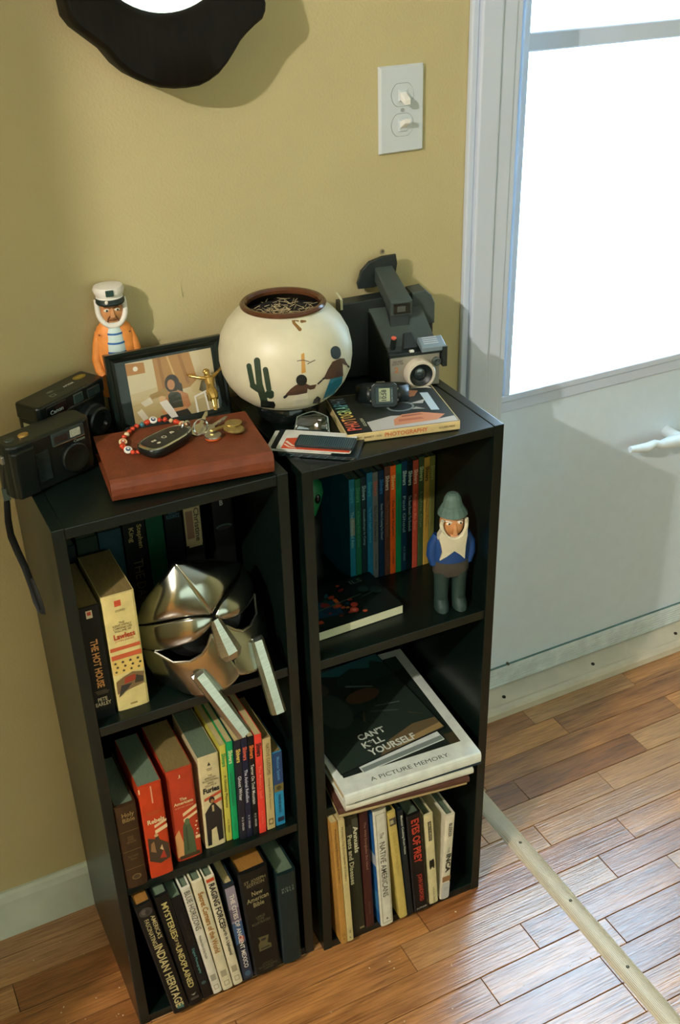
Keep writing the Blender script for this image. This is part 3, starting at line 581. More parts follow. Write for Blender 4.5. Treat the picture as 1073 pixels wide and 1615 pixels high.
zi += [((34, 42, 34), disc(.055, .13, .028, .045)), ((46, 44, 34), disc(.062, .185, .013, .016)), ((56, 40, 26), disc(.115, .14, .03, .016))]
zi = [(tuple(min(255, int(q_ * 1.5 + 6)) for q_ in c_), p_) for c_, p_ in zi]
prints(zine, 'cover_photo', zi, (0, 0, .0016), X, Y)
text(zine, "CAN'T", (.082, .055, .0016), X, Y, .046, .0135, (196, 204, 186), .025, .0012)
text(zine, 'K*LL', (.075, .037, .0016), X, Y, .036, .0135, (196, 204, 186), .025, .0012)
text(zine, 'YOURSELF', (.098, .018, .0016), X, Y, .080, .0145, (206, 212, 196), .025, .0012)

# toy magazine lying on the right case's top shelf
mg = flat_book('book', 'flat lying softcover with a toy-brick photo cover, on the top shelf', RM @ TR(.0290, .0430, S1 + .0003, math.radians(2.5)), .140, .100, .0150, paper((14, 26, 22)), mat('page_edges_white', (206, 206, 170), .8, var=.04), .0005, None, spine='back', ins=.0006)
items = [((10, 22, 18), rect(.001, .001, .139, .098))]
random.seed(11)
items += [((14, 62, 84), [(.018, .03), (.055, .022), (.062, .06), (.03, .066)]), ((10, 44, 66), [(.03, .036), (.05, .03), (.05, .05), (.035, .055)])]
for k in range(34):
    x, y = random.uniform(.005, .085), random.uniform(.012, .090); s = random.uniform(.003, .0085); a = random.uniform(0, 1.5)
    c_ = random.choice([(150, 54, 34), (176, 70, 36), (120, 60, 30), (24, 80, 96), (90, 70, 40), (60, 36, 24), (170, 96, 40), (20, 60, 50), (130, 40, 36)])
    items.append((c_, [(x + s*math.cos(a + q), y + s*math.sin(a + q)*.8) for q in (0.3, 1.2, 2.6, 3.6, 4.9)]))
items += [((190, 66, 50), disc(.072, .022, .0062)), ((216, 120, 96), disc(.072, .022, .003)), ((180, 60, 44), disc(.078, .034, .0055)), ((196, 92, 36), rect(.056, .046, .062, .060)), ((70, 90, 76), [(.004, .040), (.10, .052), (.10, .054), (.004, .043)]), ((36, 60, 56), disc(.108, .062, .008)), ((30, 52, 48), disc(.124, .052, .009)), ((50, 74, 66), [(.095, .044), (.122, .050), (.122, .052), (.095, .046)])]
prints(mg, 'cover_photo', items, (0, 0, .0150), X, Y)
text(mg, 'ILS', (.108, .086, .0150), X, Y, .020, .010, (90, 110, 92), .02, .0018)

# red-brown leather book on the left case
rbM = TR(-.0100, -.2430, CH + .0003, math.radians(-7.2))
leather = mat('red_brown_leather', (110, 52, 22), 0.55, var=0.16, scale=50, bump=0.3, bscale=220)
rb = flat_book('book', 'red-brown leather book lying flat under the car key', rbM, .198, .132, .0280, leather, PGD, .0030, bulge=.007, ins=.005)
RBZ = CH + .0003 + .0280
# photography paperback on the right case
phM = TR(.3000, -.2395, CH + .0003, math.radians(-13.0))
ph = flat_book('book', 'photography paperback with cream spine lying under the digital watch', phM, .152, .122, .0125, paper((206, 184, 128), .35), PG, .0005, bulge=.001, ins=.0008)
HP = .0125
prints(ph, 'cover_photo', [((26, 34, 28), rect(.001, .001, .151, .121)), ((178, 172, 160), [(.034, .002), (.150, .002), (.150, .018), (.115, .012), (.10, .035), (.07, .04), (.034, .03)]),
    ((196, 128, 88), [(.066, .010), (.125, .012), (.140, .026), (.112, .040), (.085, .040), (.070, .028)]), ((170, 96, 62), [(.075, .020), (.110, .020), (.106, .026), (.076, .027)]), ((150, 84, 52), [(.082, .032), (.112, .033), (.108, .037), (.084, .037)]),
    ((196, 128, 88), [(.080, .088), (.118, .092), (.128, .108), (.105, .118), (.082, .110)]), ((160, 92, 60), [(.09, .096), (.116, .100), (.114, .104), (.09, .101)]),
    ((120, 130, 126), disc(.090, .064, .019, .015)), ((24, 30, 28), disc(.090, .064, .016, .012)), ((170, 170, 160), [(.104, .070), (.128, .078), (.122, .066)]), ((150, 150, 140), [(.102, .052), (.120, .048), (.110, .058)]),
    ((176, 192, 196), [(.126, .042), (.137, .040), (.139, .098), (.128, .100)]), ((214, 206, 186), [(.120, .118), (.145, .120), (.149, .110), (.142, .114)]),
    ((20, 24, 20), rect(.0012, .002, .034, .120))], (0, 0, HP), X, Y)
hue = [(206, 84, 60), (210, 96, 62), (214, 122, 70), (216, 150, 78), (212, 176, 88), (196, 190, 100), (150, 184, 120), (110, 176, 150), (90, 156, 160), (120, 150, 160), (160, 170, 166)]
for k, ch in enumerate('PHOTOGRAPHY'):
    text(ph, ch, (.0125, .012 + k * .0095, HP), Y, -X, .0080, .0185, hue[k], .02, .0020, name='cover_letter')
text(ph, 'GOLDEN', (.029, .028, HP), Y, -X, .024, .004, (190, 190, 150), .01, .0020)
text(ph, 'PHOTOGRAPHY', (.079, .0, HP*.52), X, Z, .058, .0062, (196, 106, 52), .02, .0004)
text(ph, 'GOLDEN PRESS', (.134, .0, HP*.52), X, Z, .022, .0030, (96, 80, 50), .01, .0004)
text(ph, 'BENNETT - BARRETT - COX', (.026, .0, HP*.52), X, Z, .040, .0028, (96, 80, 50), .01, .0004)

# ------------------------------------------------------------------ wall mirror
outl = [[0.0628, 1.398], [0.0647, 1.3791], [0.0727, 1.3671], [0.0879, 1.3544], [0.1035, 1.3415], [0.1159, 1.3246], [0.1292, 1.3126], [0.1461, 1.3029], [0.1637, 1.2964], [0.1819, 1.2936], [0.1975, 1.293], [0.2134, 1.294], [0.2265, 1.2985], [0.2398, 1.3057], [0.2509, 1.3159], [0.2608, 1.3276], [0.2698, 1.3394], [0.2784, 1.347], [0.2902, 1.3557], [0.3003, 1.3618], [0.3044, 1.3697], [0.3056, 1.3778]]
kk = (1.36556 - .064) / (1.36556 - .045)
outl = [[CAM.x + (x - CAM.x) * kk, CAM.z + (z - CAM.z) * kk] for x, z in outl]
mcx, mcz = CAM.x + (.1865 - CAM.x) * kk, CAM.z + (1.472 - CAM.z) * kk
half = outl + [[mcx + a_, mcz + b_] for a_, b_ in ((.1130, -.076), (.1060, -.053), (.1015, -.027), (.1010, 0))]
half = [[mcx + a_, mcz + b_] for a_, b_ in ((-.1010, 0), (-.1020, -.027), (-.1090, -.053), (-.1185, -.066))] + half
full = half + [[x, 2 * mcz - z] for x, z in half[-2:0:-1]]
mt = thing('wall_mirror', 'dark wooden wall mirror with wavy scalloped frame hanging above the bookcases', 'mirror', TR(mcx, -.021, mcz))
fr = mat('dark_mahogany', (20, 17, 10), 0.55, var=0.35, scale=20, stretch=(6, 6, .8), spec=0.15)
n = len(full)
g = G(); O_ = [(x - mcx, z - mcz) for x, z in full]
def inn(r): return [(r * math.cos(math.atan2(b, a)), r * math.sin(math.atan2(b, a))) for a, b in O_]
g.rings([[(a, 0, b) for a, b in O_], [(a, -.034, b) for a, b in O_], [(a * .985, -.040, b * .985) for a, b in O_], [(a * .96, -.043, b * .96) for a, b in O_], [(a, -.040, b) for a, b in inn(.112)], [(a, -.036, b) for a, b in inn(.101)], [(a, -.028, b) for a, b in inn(.0955)], [(a, -.020, b) for a, b in inn(.0950)], [(a, 0, b) for a, b in inn(.0950)]], cap=False)
g.out('frame', fr, mt, True)
g = G(); g.cyl((0, -.024, 0), (0, -.016, 0), .0955, n=64); g.out('mirror_glass', mat('mirror_silver', (235, 240, 235), 0.02, 1.0, var=0), mt)
# ------------------------------------------------------------------ light switch
sp = thing('light_switch', 'white double toggle light switch plate on the tan wall beside the door', 'light switch', TR(.5124, -.0003, 1.2321))
pl = mat('switch_white', (204, 212, 212), .35, var=0)
g = G(); g.hexa([(-.035, 0, -.0571), (.035, 0, -.0571), (.035, 0, .0571), (-.035, 0, .0571), (-.0325, -.0055, -.0546), (.0325, -.0055, -.0546), (.0325, -.0055, .0546), (-.0325, -.0055, .0546)], .0008); g.out('plate', pl, sp)
for zc, up in ((.0195, False), (-.0195, True)):
    pts = []
    for i in range(40):
        a = 2 * math.pi * i / 40; pts.append((.0168 * math.cos(a), max(-.0145, min(.0145, .0168 * math.sin(a)))))
    g = G(); g.prism([(a * 1.035, zc + b * 1.035) for a, b in pts], -.0050, -.0058, 'xz'); g.out('recess', mat('switch_gap', (128, 132, 120), .7, var=0), sp)
    g = G(); g.prism([(a, zc + b) for a, b in pts], -.0050, -.0066, 'xz', .0003); f_ = g.out('switch_face', pl, sp)
    g = G(); g.hexa([(-.0068, -.0066, zc - .0085), (.0068, -.0066, zc - .0085), (.0068, -.0066, zc + .0075), (-.0068, -.0066, zc + .0075), (-.0060, -.0085, zc - .0078), (.0060, -.0085, zc - .0078), (.0060, -.0085, zc + .0068), (-.0060, -.0085, zc + .0068)]); g.out('toggle_collar', pl, f_)
    if up: g = G(); g.hexa([(-.0050, -.008, zc - .004), (.0050, -.008, zc - .004), (.0050, -.008, zc + .005), (-.0050, -.008, zc + .005), (-.0046, -.0205, zc + .004), (.0046, -.0205, zc + .004), (.0046, -.0205, zc + .010), (-.0046, -.0205, zc + .010)], .0006)
    else: g = G(); g.hexa([(-.0050, -.008, zc - .006), (.0050, -.008, zc - .006), (.0050, -.008, zc + .004), (-.0050, -.008, zc + .004), (-.0046, -.0205, zc - .011), (.0046, -.0205, zc - .011), (.0046, -.0205, zc - .004), (-.0046, -.0205, zc - .004)], .0006)
    g.out('toggle', mat('toggle_white', (236, 234, 224), .3, var=0), f_)
g = G(); g.cyl((0, -.0066, 0), (0, -.005, 0), .0026, n=12); g.out('screw', mat('switch_screw', (170, 176, 168), .4, .3), sp, True)

# ------------------------------------------------------------------ round pot
PCX, PCY = .2735, -.1170
prof_ = [(.0365, 0), (.0405, .004), (.0425, .011), (.0415, .018), (.0400, .0215), (.0470, .0255), (.0580, .0315), (.0700, .0415), (.0790, .0540), (.0855, .0690), (.0880, .0850), (.0877, .0990), (.0840, .1170), (.0755, .1330), (.0650, .1450), (.0550, .1515), (.0530, .1540)]
def pr(z):
    for (r0, z0), (r1, z1) in zip(prof_[:-1], prof_[1:]):
        if z0 <= z <= z1: return r0 + (r1 - r0) * (z - z0) / max(1e-6, z1 - z0)
    return prof_[-1][0]
pot = thing('pot', 'round cream pottery bowl with brown rim and painted cactus and figures', 'pot', TR(PCX, PCY, CH + .0003))
def lathe(pf, name, m, parent, n=64, cap=False):
    g = G(); g.rings([[(r * math.cos(2*math.pi*i/n), r * math.sin(2*math.pi*i/n), z) for i in range(n)] for r, z in pf], cap=cap); return g.out(name, m, parent, True)
lathe(prof_[:7], 'foot', mat('pot_black_glaze', (16, 22, 20), .12, var=.1), pot)
lathe(prof_[6:], 'body', mat('pot_cream', (208, 202, 170), .42, var=.07, scale=30, bump=.06, bscale=200), pot)
lathe([(.0530, .1535), (.0555, .1550), (.0560, .1575), (.0535, .1600), (.0495, .1600), (.0470, .1570), (.0470, .1530)], 'rim', mat('pot_rim_brown', (84, 50, 28), .18, var=.2, scale=60), pot)
lathe([(.0470, .1540), (.0560, .146), (.070, .134), (.0800, .118), (.0830, .100), (.080, .085), (.05, .082), (.001, .080)], 'inside', mat('pot_inside', (52, 44, 30), .35, var=.9, scale=110), pot)
random.seed(5)
g = G()
for k in range(150):
    a = random.uniform(0, 6.28); r = random.uniform(0, .044); zz = .1455 + random.uniform(-.004, .004); b = random.uniform(0, 6.28); l = random.uniform(.004, .016)
    p0 = Vector((r*math.cos(a), r*math.sin(a), zz)); p1 = p0 + Vector((l*math.cos(b), l*math.sin(b), random.uniform(-.002, .005)))
    g.cyl(p0, p1, .0005, .0003, 4)
o = g.out('potting_fibre', mat('dry_fibre', (176, 160, 118), .8, var=.4, scale=300), pot); o['kind'] = 'stuff'
lathe([(.0600, .1400), (.045, .1440), (.02, .1425), (.001, .143)], 'soil', mat('dark_soil', (22, 20, 16), .9, var=.6, scale=300, bump=.8, bscale=400), pot, 40)
VA = math.radians(-113.3)
def potmap(x, y, lift=.0004):
    z = .08; ph_ = 0
    for _ in range(40):
        r = pr(z); s = max(-.97, min(.97, (x - 537) / 5360 / r)); ph_ = math.asin(s)
        z2 = .155 - (y - 290 - 2008 * (r * math.cos(ph_) - .05)) / 4970
        z += (max(.022, min(.152, z2)) - z) * .5
    r = pr(z) + lift
    return (r * math.cos(VA + ph_), r * math.sin(VA + ph_), z)
def paint(name, polys, m, lift=.0004):
    bm = bmesh.new()
    for pts in polys: bm.faces.new([bm.verts.new((a, b, 0)) for a, b in pts])
    bmesh.ops.triangulate(bm, faces=bm.faces)
    for _ in range(3):
        es = [e for e in bm.edges if e.calc_length() > 26]
        if not es: break
        bmesh.ops.subdivide_edges(bm, edges=es, cuts=1); bmesh.ops.triangulate(bm, faces=bm.faces)
    for v in bm.verts: v.co = potmap(v.co.x, v.co.y, lift)
    g = G(); g.bm.free(); g.bm = bm
    return g.out(name, m, pot)
def cap(x0, y0, x1, y1, r0, r1=None):
    r1 = r0 if r1 is None else r1
    a = math.atan2(y1 - y0, x1 - x0)
    return [(x0 + r0*math.cos(a + math.pi/2 + math.pi*i/8), y0 + r0*math.sin(a + math.pi/2 + math.pi*i/8)) for i in range(9)] + [(x1 + r1*math.cos(a - math.pi/2 + math.pi*i/8), y1 + r1*math.sin(a - math.pi/2 + math.pi*i/8)) for i in range(9)]
cg = mat('paint_green', (44, 62, 44), .4); cb = mat('paint_brown', (78, 54, 38), .4); ck_ = mat('paint_black', (26, 30, 28), .35); ct = mat('paint_teal', (28, 112, 136), .4); cw = mat('paint_white', (214, 208, 180), .4); co = mat('paint_ochre', (190, 140, 62), .4)
paint('painted_cactus', [cap(345, 568, 352, 740, 21), cap(288, 600, 305, 735, 17), cap(305, 735, 345, 765, 20), cap(398, 630, 412, 760, 18), cap(352, 740, 378, 860, 24), cap(412, 790, 420, 805, 24), cap(375, 810, 425, 790, 20)], cg)
paint('painted_grass', [[(345, 890), (350, 845), (362, 880), (372, 840), (382, 880), (400, 845), (408, 880), (440, 850), (430, 890), (450, 875), (440, 900)], [(705, 880), (715, 850), (725, 875), (740, 828), (748, 870), (762, 845), (756, 885)]], ck_)
paint('painted_band', [[(300 + i * 13, 890 + 38 * math.sin(math.pi * i / 46) * .9 - i * .9) for i in range(47)] + [(300 + i * 13, 916 + 52 * math.sin(math.pi * i / 46) - i * .9) for i in range(46, -1, -1)]], mat('paint_dark_brown', (44, 38, 28), .4, var=.6, scale=500))
paint('painted_child', [cap(634, 710, 634, 712, 37)], ck_, .0006)
paint('painted_shirt', [[(590, 745), (610, 735), (660, 735), (690, 750), (735, 745), (720, 775), (690, 780), (672, 770), (668, 800), (600, 810), (585, 790), (535, 812), (525, 800), (560, 765)]], cb, .0005)
paint('painted_skirt', [[(585, 805), (670, 795), (680, 880), (565, 890)]], cw, .00045)
paint('painted_hands', [cap(515, 822, 528, 812, 9), cap(745, 742, 772, 720, 5)], ck_, .0006)
paint('painted_figure_head', [cap(874, 530, 876, 548, 36)], mat('paint_blue_black', (30, 52, 68), .3), .0006)
paint('painted_figure_shirt', [[(850, 598), (905, 578), (935, 580), (962, 630), (938, 625), (922, 615), (925, 700), (832, 715), (830, 690), (800, 715), (785, 708), (815, 650)]], cb, .0005)
paint('painted_figure_skirt', [[(832, 712), (922, 698), (912, 800), (880, 835), (790, 862), (775, 860), (805, 810)]], ct, .00045)
paint('painted_figure_hands', [cap(962, 634, 970, 640, 6), cap(780, 712, 790, 706, 6)], ck_, .0006)
paint('painted_mesa', [[(640, 540), (660, 530), (665, 660), (636, 668)]], co)
paint('painted_birds', [cap(612, 582, 650, 578, 2.5), cap(650, 578, 690, 590, 2.5), cap(680, 605, 700, 594, 2.5), cap(700, 594, 730, 582, 2.5)], cb, .0006)
paint('glaze_drip', [cap(598, 296, 602, 325, 13, 10), cap(602, 330, 640, 375, 9, 12), cap(655, 322, 680, 322, 10, 6), cap(610, 312, 632, 318, 5)], mat('glaze_brown', (126, 92, 44), .2, var=.3, scale=200))
# ------------------------------------------------------------------ instant camera on the right case
black_p = mat('black_plastic', (24, 32, 29), .42, var=.1, scale=80, bump=.1, bscale=500)
grey_p = mat('grey_plastic', (58, 68, 62), .5, var=.1, scale=80)
silver = mat('brushed_silver', (176, 172, 156), .3, .8, var=.08)
chrome = mat('chrome', (214, 218, 214), .12, 1.0, var=0)
pola = thing('instant_camera', 'grey and black folding instant camera with raised viewfinder beside the pot', 'camera', TR(.3900, -.0460, CH + .0003, math.radians(-12)))
# local: X along the back plate, Y toward the wall, Z up; nose points to -Y
bz = .118
g = G(); g.prism([(0, 0), (.138, 0), (.138, .096), (.134, .108), (.124, bz), (.112, bz), (0, bz - .006)], -.002, .024, 'xz', .002); g.out('back_body', black_p, pola)
g = G(); g.prism([(.104, .070), (.139, .070), (.139, .100), (.134, .112), (.124, .121), (.104, .119)], -.006, .026, 'xz', .002); g.out('grip_end', grey_p, pola)
g = G(); g.tube([(.002, -.003, .105), (.002, -.003, .119), (.002, .010, .121), (.002, .022, .121)], .0018, 8); g.out('wire_bail', mat('wire_cream', (196, 196, 160), .4), pola, True)
yf = -.060
g = G(); g.hexa([(.040, -.002, .002), (.118, -.002, .002), (.118, .0, .100), (.040, .0, .100), (.054, yf, .002), (.128, yf, .002), (.128, yf, .052), (.054, yf, .052)], .0012); g.out('nose_housing', black_p, pola)
g = G(); g.hexa([(.041, -.004, .1003), (.117, -.004, .1003), (.1275, yf + .002, .0523), (.0545, yf + .002, .0523), (.041, -.003, .1018), (.117, -.003, .1018), (.1275, yf + .003, .0538), (.0545, yf + .003, .0538)][0:4][::-1] + [(.0545, yf + .003, .0538), (.1275, yf + .003, .0538), (.117, -.003, .1018), (.041, -.003, .1018)]); g.out('nose_top', grey_p, pola)
g = G(); g.box((.0545, yf - .003, .001), (.1275, yf + .001, .049), .0012); fp = g.out('front_plate', mat('front_plate_silver', (170, 164, 146), .35, .5, var=.08), pola)
text(fp, 'SQUARE\nSHOOTER', (.0655, yf - .003, .0405), X, Z, .017, .0066, (70, 62, 50), .01)
text(fp, '2', (.0635, yf - .003, .030), X, Z, .006, .008, (190, 120, 70), .02)
g = G(); g.box((.052, yf - .006, .049), (.129, yf + .006, .0545), .001); g.out('front_lip', black_p, pola)
lx, lz = .0955, .0235
def ringy(pf, cx, cz, name, m, parent, n=36):
    g = G(); g.rings([[(cx + r*math.cos(2*math.pi*i/n), y, cz + r*math.sin(2*math.pi*i/n)) for i in range(n)] for r, y in pf], cap=False); return g.out(name, m, parent, True)
lr = ringy([(.0215, yf - .003), (.0215, yf - .016), (.0200, yf - .0180), (.0170, yf - .0180), (.0160, yf - .013)], lx, lz, 'lens_ring', mat('lens_ring_cream', (206, 196, 172), .35, var=.08), pola)
ringy([(.0165, yf - .0170), (.0150, yf - .0150), (.0100, yf - .0120), (.0095, yf - .010)], lx, lz, 'lens_cone', black_p, lr)
g = G(); g.ell((lx, yf - .009, lz), (.0098, .004, .0098)); g.out('lens_glass', mat('lens_glass', (34, 46, 46), .04, var=0, spec=1.0, coat=1), lr, True)
ringy([(.0062, yf - .003), (.0062, yf - .008), (.0045, yf - .0085), (.0040, yf - .006), (.001, yf - .006)], .1215, .037, 'photocell', mat('photocell', (70, 78, 72), .2), pola, 20)
g = G(); g.hexa([(.098, yf - .010, .0535), (.134, yf - .010, .0535), (.134, yf + .012, .060), (.098, yf + .012, .060), (.098, yf - .010, .0615), (.134, yf - .010, .0615), (.134, yf + .012, .0690), (.098, yf + .012, .0690)], .0016); fs = g.out('flash_socket', mat('flash_grey', (126, 142, 148), .35, .3, var=.05), pola)
g = G(); g.box((.1285, yf - .012, .030), (.1355, yf + .004, .060), .001); g.out('socket_side', black_p, pola)
for k in range(4): prints(fs, 'flash_note', [((190, 196, 196), rect(.103 + .0002*k, -.004 + k*.0042, .125, -.0022 + k*.0042))], (0, yf, .0625 + .0010), X, Vector((0, 1, .34)), .0018)
g = G(); g.hexa([(.072, yf + .004, .054), (.097, yf + .004, .054), (.095, yf + .024, .070), (.080, yf + .024, .070), (.076, yf + .002, .0585), (.096, yf + .002, .0585), (.094, yf + .022, .074), (.082, yf + .022, .074)], .0008); g.out('flash_ramp', black_p, pola)
g = G(); g.box((.082, yf - .0065, .0545), (.0885, yf - .0015, .0575), .0008); g.out('lock_tab', mat('tab_white', (214, 212, 196), .4), pola)
g = G(); g.cyl((.0615, yf + .010, .056), (.0615, yf + .003, .075), .0042, .0040, 16); sb = g.out('shutter_button', black_p, pola, True)
g = G(); g.cyl((.0615, yf + .0032, .0745), (.0615, yf + .0028, .0762), .0036, n=16); g.out('button_cap', mat('button_red', (206, 92, 66), .4), sb)
# viewfinder column
g = G(); g.hexa([(.066, -.028, .074), (.094, -.028, .074), (.094, -.004, .092), (.066, -.004, .092), (.066, -.022, .112), (.094, -.022, .112), (.094, .004, .122), (.066, .004, .122)], .001); g.out('viewfinder_column', black_p, pola)
g = G(); g.hexa([(.064, -.034, .098), (.096, -.034, .098), (.088, .042, .128), (.062, .042, .128), (.064, -.034, .119), (.096, -.034, .119), (.088, .042, .150), (.062, .042, .150)], .0015); vf = g.out('viewfinder', grey_p, pola)
g = G(); g.box((.068, -.0355, .101), (.092, -.0340, .116), .0005); g.out('viewfinder_window', mat('window_dark', (30, 36, 34), .05, coat=1), vf)
g = G(); g.box((.073, -.0362, .104), (.085, -.0352, .112), .0003); g.out('viewfinder_lens', mat('finder_lens', (110, 120, 116), .05, .6), vf)
g = G(); g.prism([(.038, .118), (.060, .1185), (.092, .124), (.096, .150), (.094, .163), (.074, .162), (.054, .156), (.042, .144), (.036, .126)], .036, .043, 'xz', .0015); g.out('eye_shield', black_p, vf)

# ------------------------------------------------------------------ two compact cameras on the left case
def compact(label, M, L, D, Hh, grp):
    t = thing('compact_camera', label, 'camera', M, grp)
    return t
GC = 'black compact cameras on the bookcase'
gloss = mat('camera_black', (13, 20, 17), .30, var=.12, scale=60, bump=.05, bscale=600)
c1 = compact('black compact camera with brass shutter button and wrist strap, in front', TR(-.1080, -.1830, CH + .0003, math.radians(21)), .118, .045, .07, GC)
def rbox(g_, w_, d, h, rx, z0=0, bev=.003, off=(0, 0)):
    pts = []
    for cx, cy, a0 in ((rx, rx, 180), (w_ - rx, rx, 270), (w_ - rx, d - rx, 0), (rx, d - rx, 90)):
        for i in range(5): a = math.radians(a0 + 22.5 * i); pts.append((off[0] + cx + rx*math.cos(a), off[1] + cy + rx*math.sin(a)))
    g_.prism(pts, z0, z0 + h, 'xy', bev); return g_
g = G(); rbox(g, .118, .040, .069, .012); g.out('body', gloss, c1)
g = G(); rbox(g, .032, .012, .060, .005, .003, .002, (.001, -.006)); g.out('hand_grip', gloss, c1)
g = G(); g.box((.058, -.0025, .050), (.104, .003, .066), .0012); fh = g.out('flash_housing', mat('camera_grey', (40, 50, 46), .3), c1)
g = G(); g.box((.083, -.0032, .0535), (.098, -.002, .0635), .0008); g.out('flash_window', mat('flash_glass', (176, 180, 160), .15, .2, var=.25, scale=300), fh)
g = G(); g.box((.060, -.0032, .0540), (.079, -.002, .0630), .0006); g.out('finder_window', mat('window_dark', (30, 36, 34), .05), fh)
g = G(); g.box((.059, -.0032, .0505), (.103, -.002, .0515), .0002); g.out('chrome_line', chrome, fh)
text(c1, 'Canon', (.096, 0, .0465), X, Z, .016, .0036, (150, 166, 150), .02, .0004)
g = G(); ringy([(.019, 0), (.019, -.003), (.0175, -.0045), (.011, -.004), (.009, -.003), (.001, -.003)], .086, .026, 'lens_barrel', gloss, c1)
g = G(); g.box((.030, -.0012, .012), (.052, .001, .050), .0005); g.out('sliding_cover', mat('camera_grey2', (28, 38, 35), .25), c1)
g = G(); g.loft([(.0690, .033, .018, .0070, .0046), (.0712, .033, .018, .0066, .0042)], 20); g.out('shutter_button', mat('brass_button', (176, 140, 74), .35, .6), c1, True)
g = G(); g.loft([(.0690, .015, .020, .0065, .0048), (.0700, .015, .020, .0060, .0044)], 20); g.out('film_dial', mat('camera_grey', (40, 50, 46), .3), c1, True)
g = G(); g.box((-.0035, .012, .046), (.002, .024, .056), .001); g.out('strap_lug', silver, c1)
# wrist strap hanging beside the bookcase (same thing as the camera)
inv = TR(-.1080, -.1830, CH + .0003, math.radians(21)).inverted()
sp_ = [(-.1125, -.166, .928), (-.1145, -.163, .905), (-.1160, -.160, .885), (-.1175, -.158, .866), (-.1190, -.150, .840), (-.1180, -.138, .812), (-.1140, -.140, .788), (-.1100, -.148, .768), (-.1070, -.155, .742), (-.1060, -.160, .722), (-.1050, -.170, .712)]
g = G(); g.tube([inv @ Vector(p) for p in sp_], [.0022, .0024, .0030, .0045, .0048, .0048, .0048, .0048, .0048, .0046, .003], 8, flat=(1.0, .35))
ret = [(-.1050, -.170, .712), (-.1025, -.178, .716), (-.1030, -.176, .728), (-.1045, -.166, .742), (-.1065, -.158, .756)]
g.tube([inv @ Vector(p) for p in ret], [.003, .0046, .0046, .0046, .004], 8, flat=(1.0, .35))
so = g.out('wrist_strap', mat('strap_black', (10, 16, 13), .7), c1, True)
g = G(); g.box((-.0042, -.0030, -.008), (.0042, .0030, .008), .0008); o = g.out('strap_clip', mat('clip_grey', (70, 84, 74), .4, .4), so); o.matrix_local = inv @ TR(-.1163, -.1597, .881)
c2 = compact('black compact camera with yellow sticker on its top, behind the other camera', TR(-.0560, -.1120, CH + .0003, math.radians(31)), .118, .045, .08, GC)
g = G(); rbox(g, .118, .040, .062, .008); g.out('body', gloss, c2)
g = G(); rbox(g, .118, .042, .020, .006, .0595, .0025, (0, -.001)); tp = g.out('top_cover', gloss, c2)
g = G(); g.box((.012, -.0035, .060), (.046, .002, .0765), .001); lp = g.out('logo_plate', mat('camera_plate', (12, 16, 15), .2), c2)
text(lp, 'Canon', (.028, -.0035, .0680), X, Z, .022, .0055, (150, 170, 160), .02, .0003)
g = G(); g.box((.060, -.0028, .062), (.076, .002, .0755), .001); g.out('finder_window', mat('finder_teal', (52, 66, 60), .1, .2), c2)
g = G(); g.box((.084, -.0028, .062), (.106, .002, .0740), .001); g.out('flash_window', mat('camera_grey2', (28, 38, 35), .25), c2)
ringy([(.022, 0), (.022, -.010), (.0195, -.012), (.0190, -.020), (.0165, -.0215), (.0120, -.0205), (.0100, -.016), (.001, -.015)], .083, .034, 'lens_barrel', gloss, c2)
g = G(); g.box((-.0008, .008, .050), (.002, .028, .056), .0004); g.out('chrome_band', chrome, c2)
prints(tp, 'yellow_sticker', [((150, 124, 30), disc(.100, .026, .0105, .0062)), ((110, 90, 24), disc(.100, .026, .0085, .0042)), ((160, 136, 44), disc(.100, .026, .0075, .0034))], (0, 0, .0795), X, Y)
text(tp, 'AF35M', (.074, .020, .0795), X, Y, .018, .0042, (206, 206, 190), .03, .0003)
prints(tp, 'top_marks', [((140, 150, 140), rect(.036, .010, .045, .016)), ((20, 27, 24), rect(.0375, .0112, .0435, .0148)), ((120, 130, 116), disc(.046, .024, .006, .0022)), ((30, 40, 34), rect(.050, .012, .060, .018))], (0, 0, .0795), X, Y)

# ------------------------------------------------------------------ carved figurines
def eye(t, x, y, z, s, face):
    g = G(); g.ell((x, y, z), (s*1.5, s*.5, s*.85), 12, 8); e = g.out('eye', mat('figurine_eye_white', (224, 214, 186), .5), t, True)
    g = G(); g.ell((x + .0005, y - s*.42, z), (s*.55, s*.25, s*.6), 10, 6); g.out('pupil', mat('figurine_pupil', (26, 26, 24), .4), e, True)
skin_s = mat('figurine_skin_tan', (196, 136, 82), .55, var=.14, scale=90)
beard_w = mat('figurine_beard', (226, 222, 206), .6, var=.06, bump=.3, bscale=300)
sa = thing('sailor_figurine', 'carved sailor figurine in orange coat and white cap behind the photo frame', 'figurine', TR(.0730, -.0240, CH + .0003, math.radians(-10)))
coat = mat('figurine_orange', (236, 146, 64), .55, var=.10, scale=70)
g = G(); g.loft([(0, -.010, 0, .009, .011), (.055, -.010, 0, .010, .011)], 16); g.loft([(0, .010, 0, .009, .011), (.055, .010, 0, .010, .011)], 16); g.out('trousers', mat('figurine_navy', (30, 44, 66), .6), sa, True)
g = G(); g.loft([(.040, 0, 0, .0250, .0160), (.075, 0, 0, .0285, .0170), (.100, 0, 0, .0285, .0168), (.122, 0, 0, .0255, .0155), (.134, 0, 0, .0215, .0135), (.142, 0, 0, .0130, .0100), (.146, 0, 0, .008, .008)], 28); cc_ = g.out('coat', coat, sa, True)
for s in (-1, 1):
    g = G(); g.tube([(s*.0195, 0, .128), (s*.0235, -.003, .112), (s*.0265, -.005, .092), (s*.0250, -.010, .078), (s*.0215, -.0140, .072)], [.005, .0062, .0068, .0062, .005], 12); g.out('sleeve', coat, sa, True)
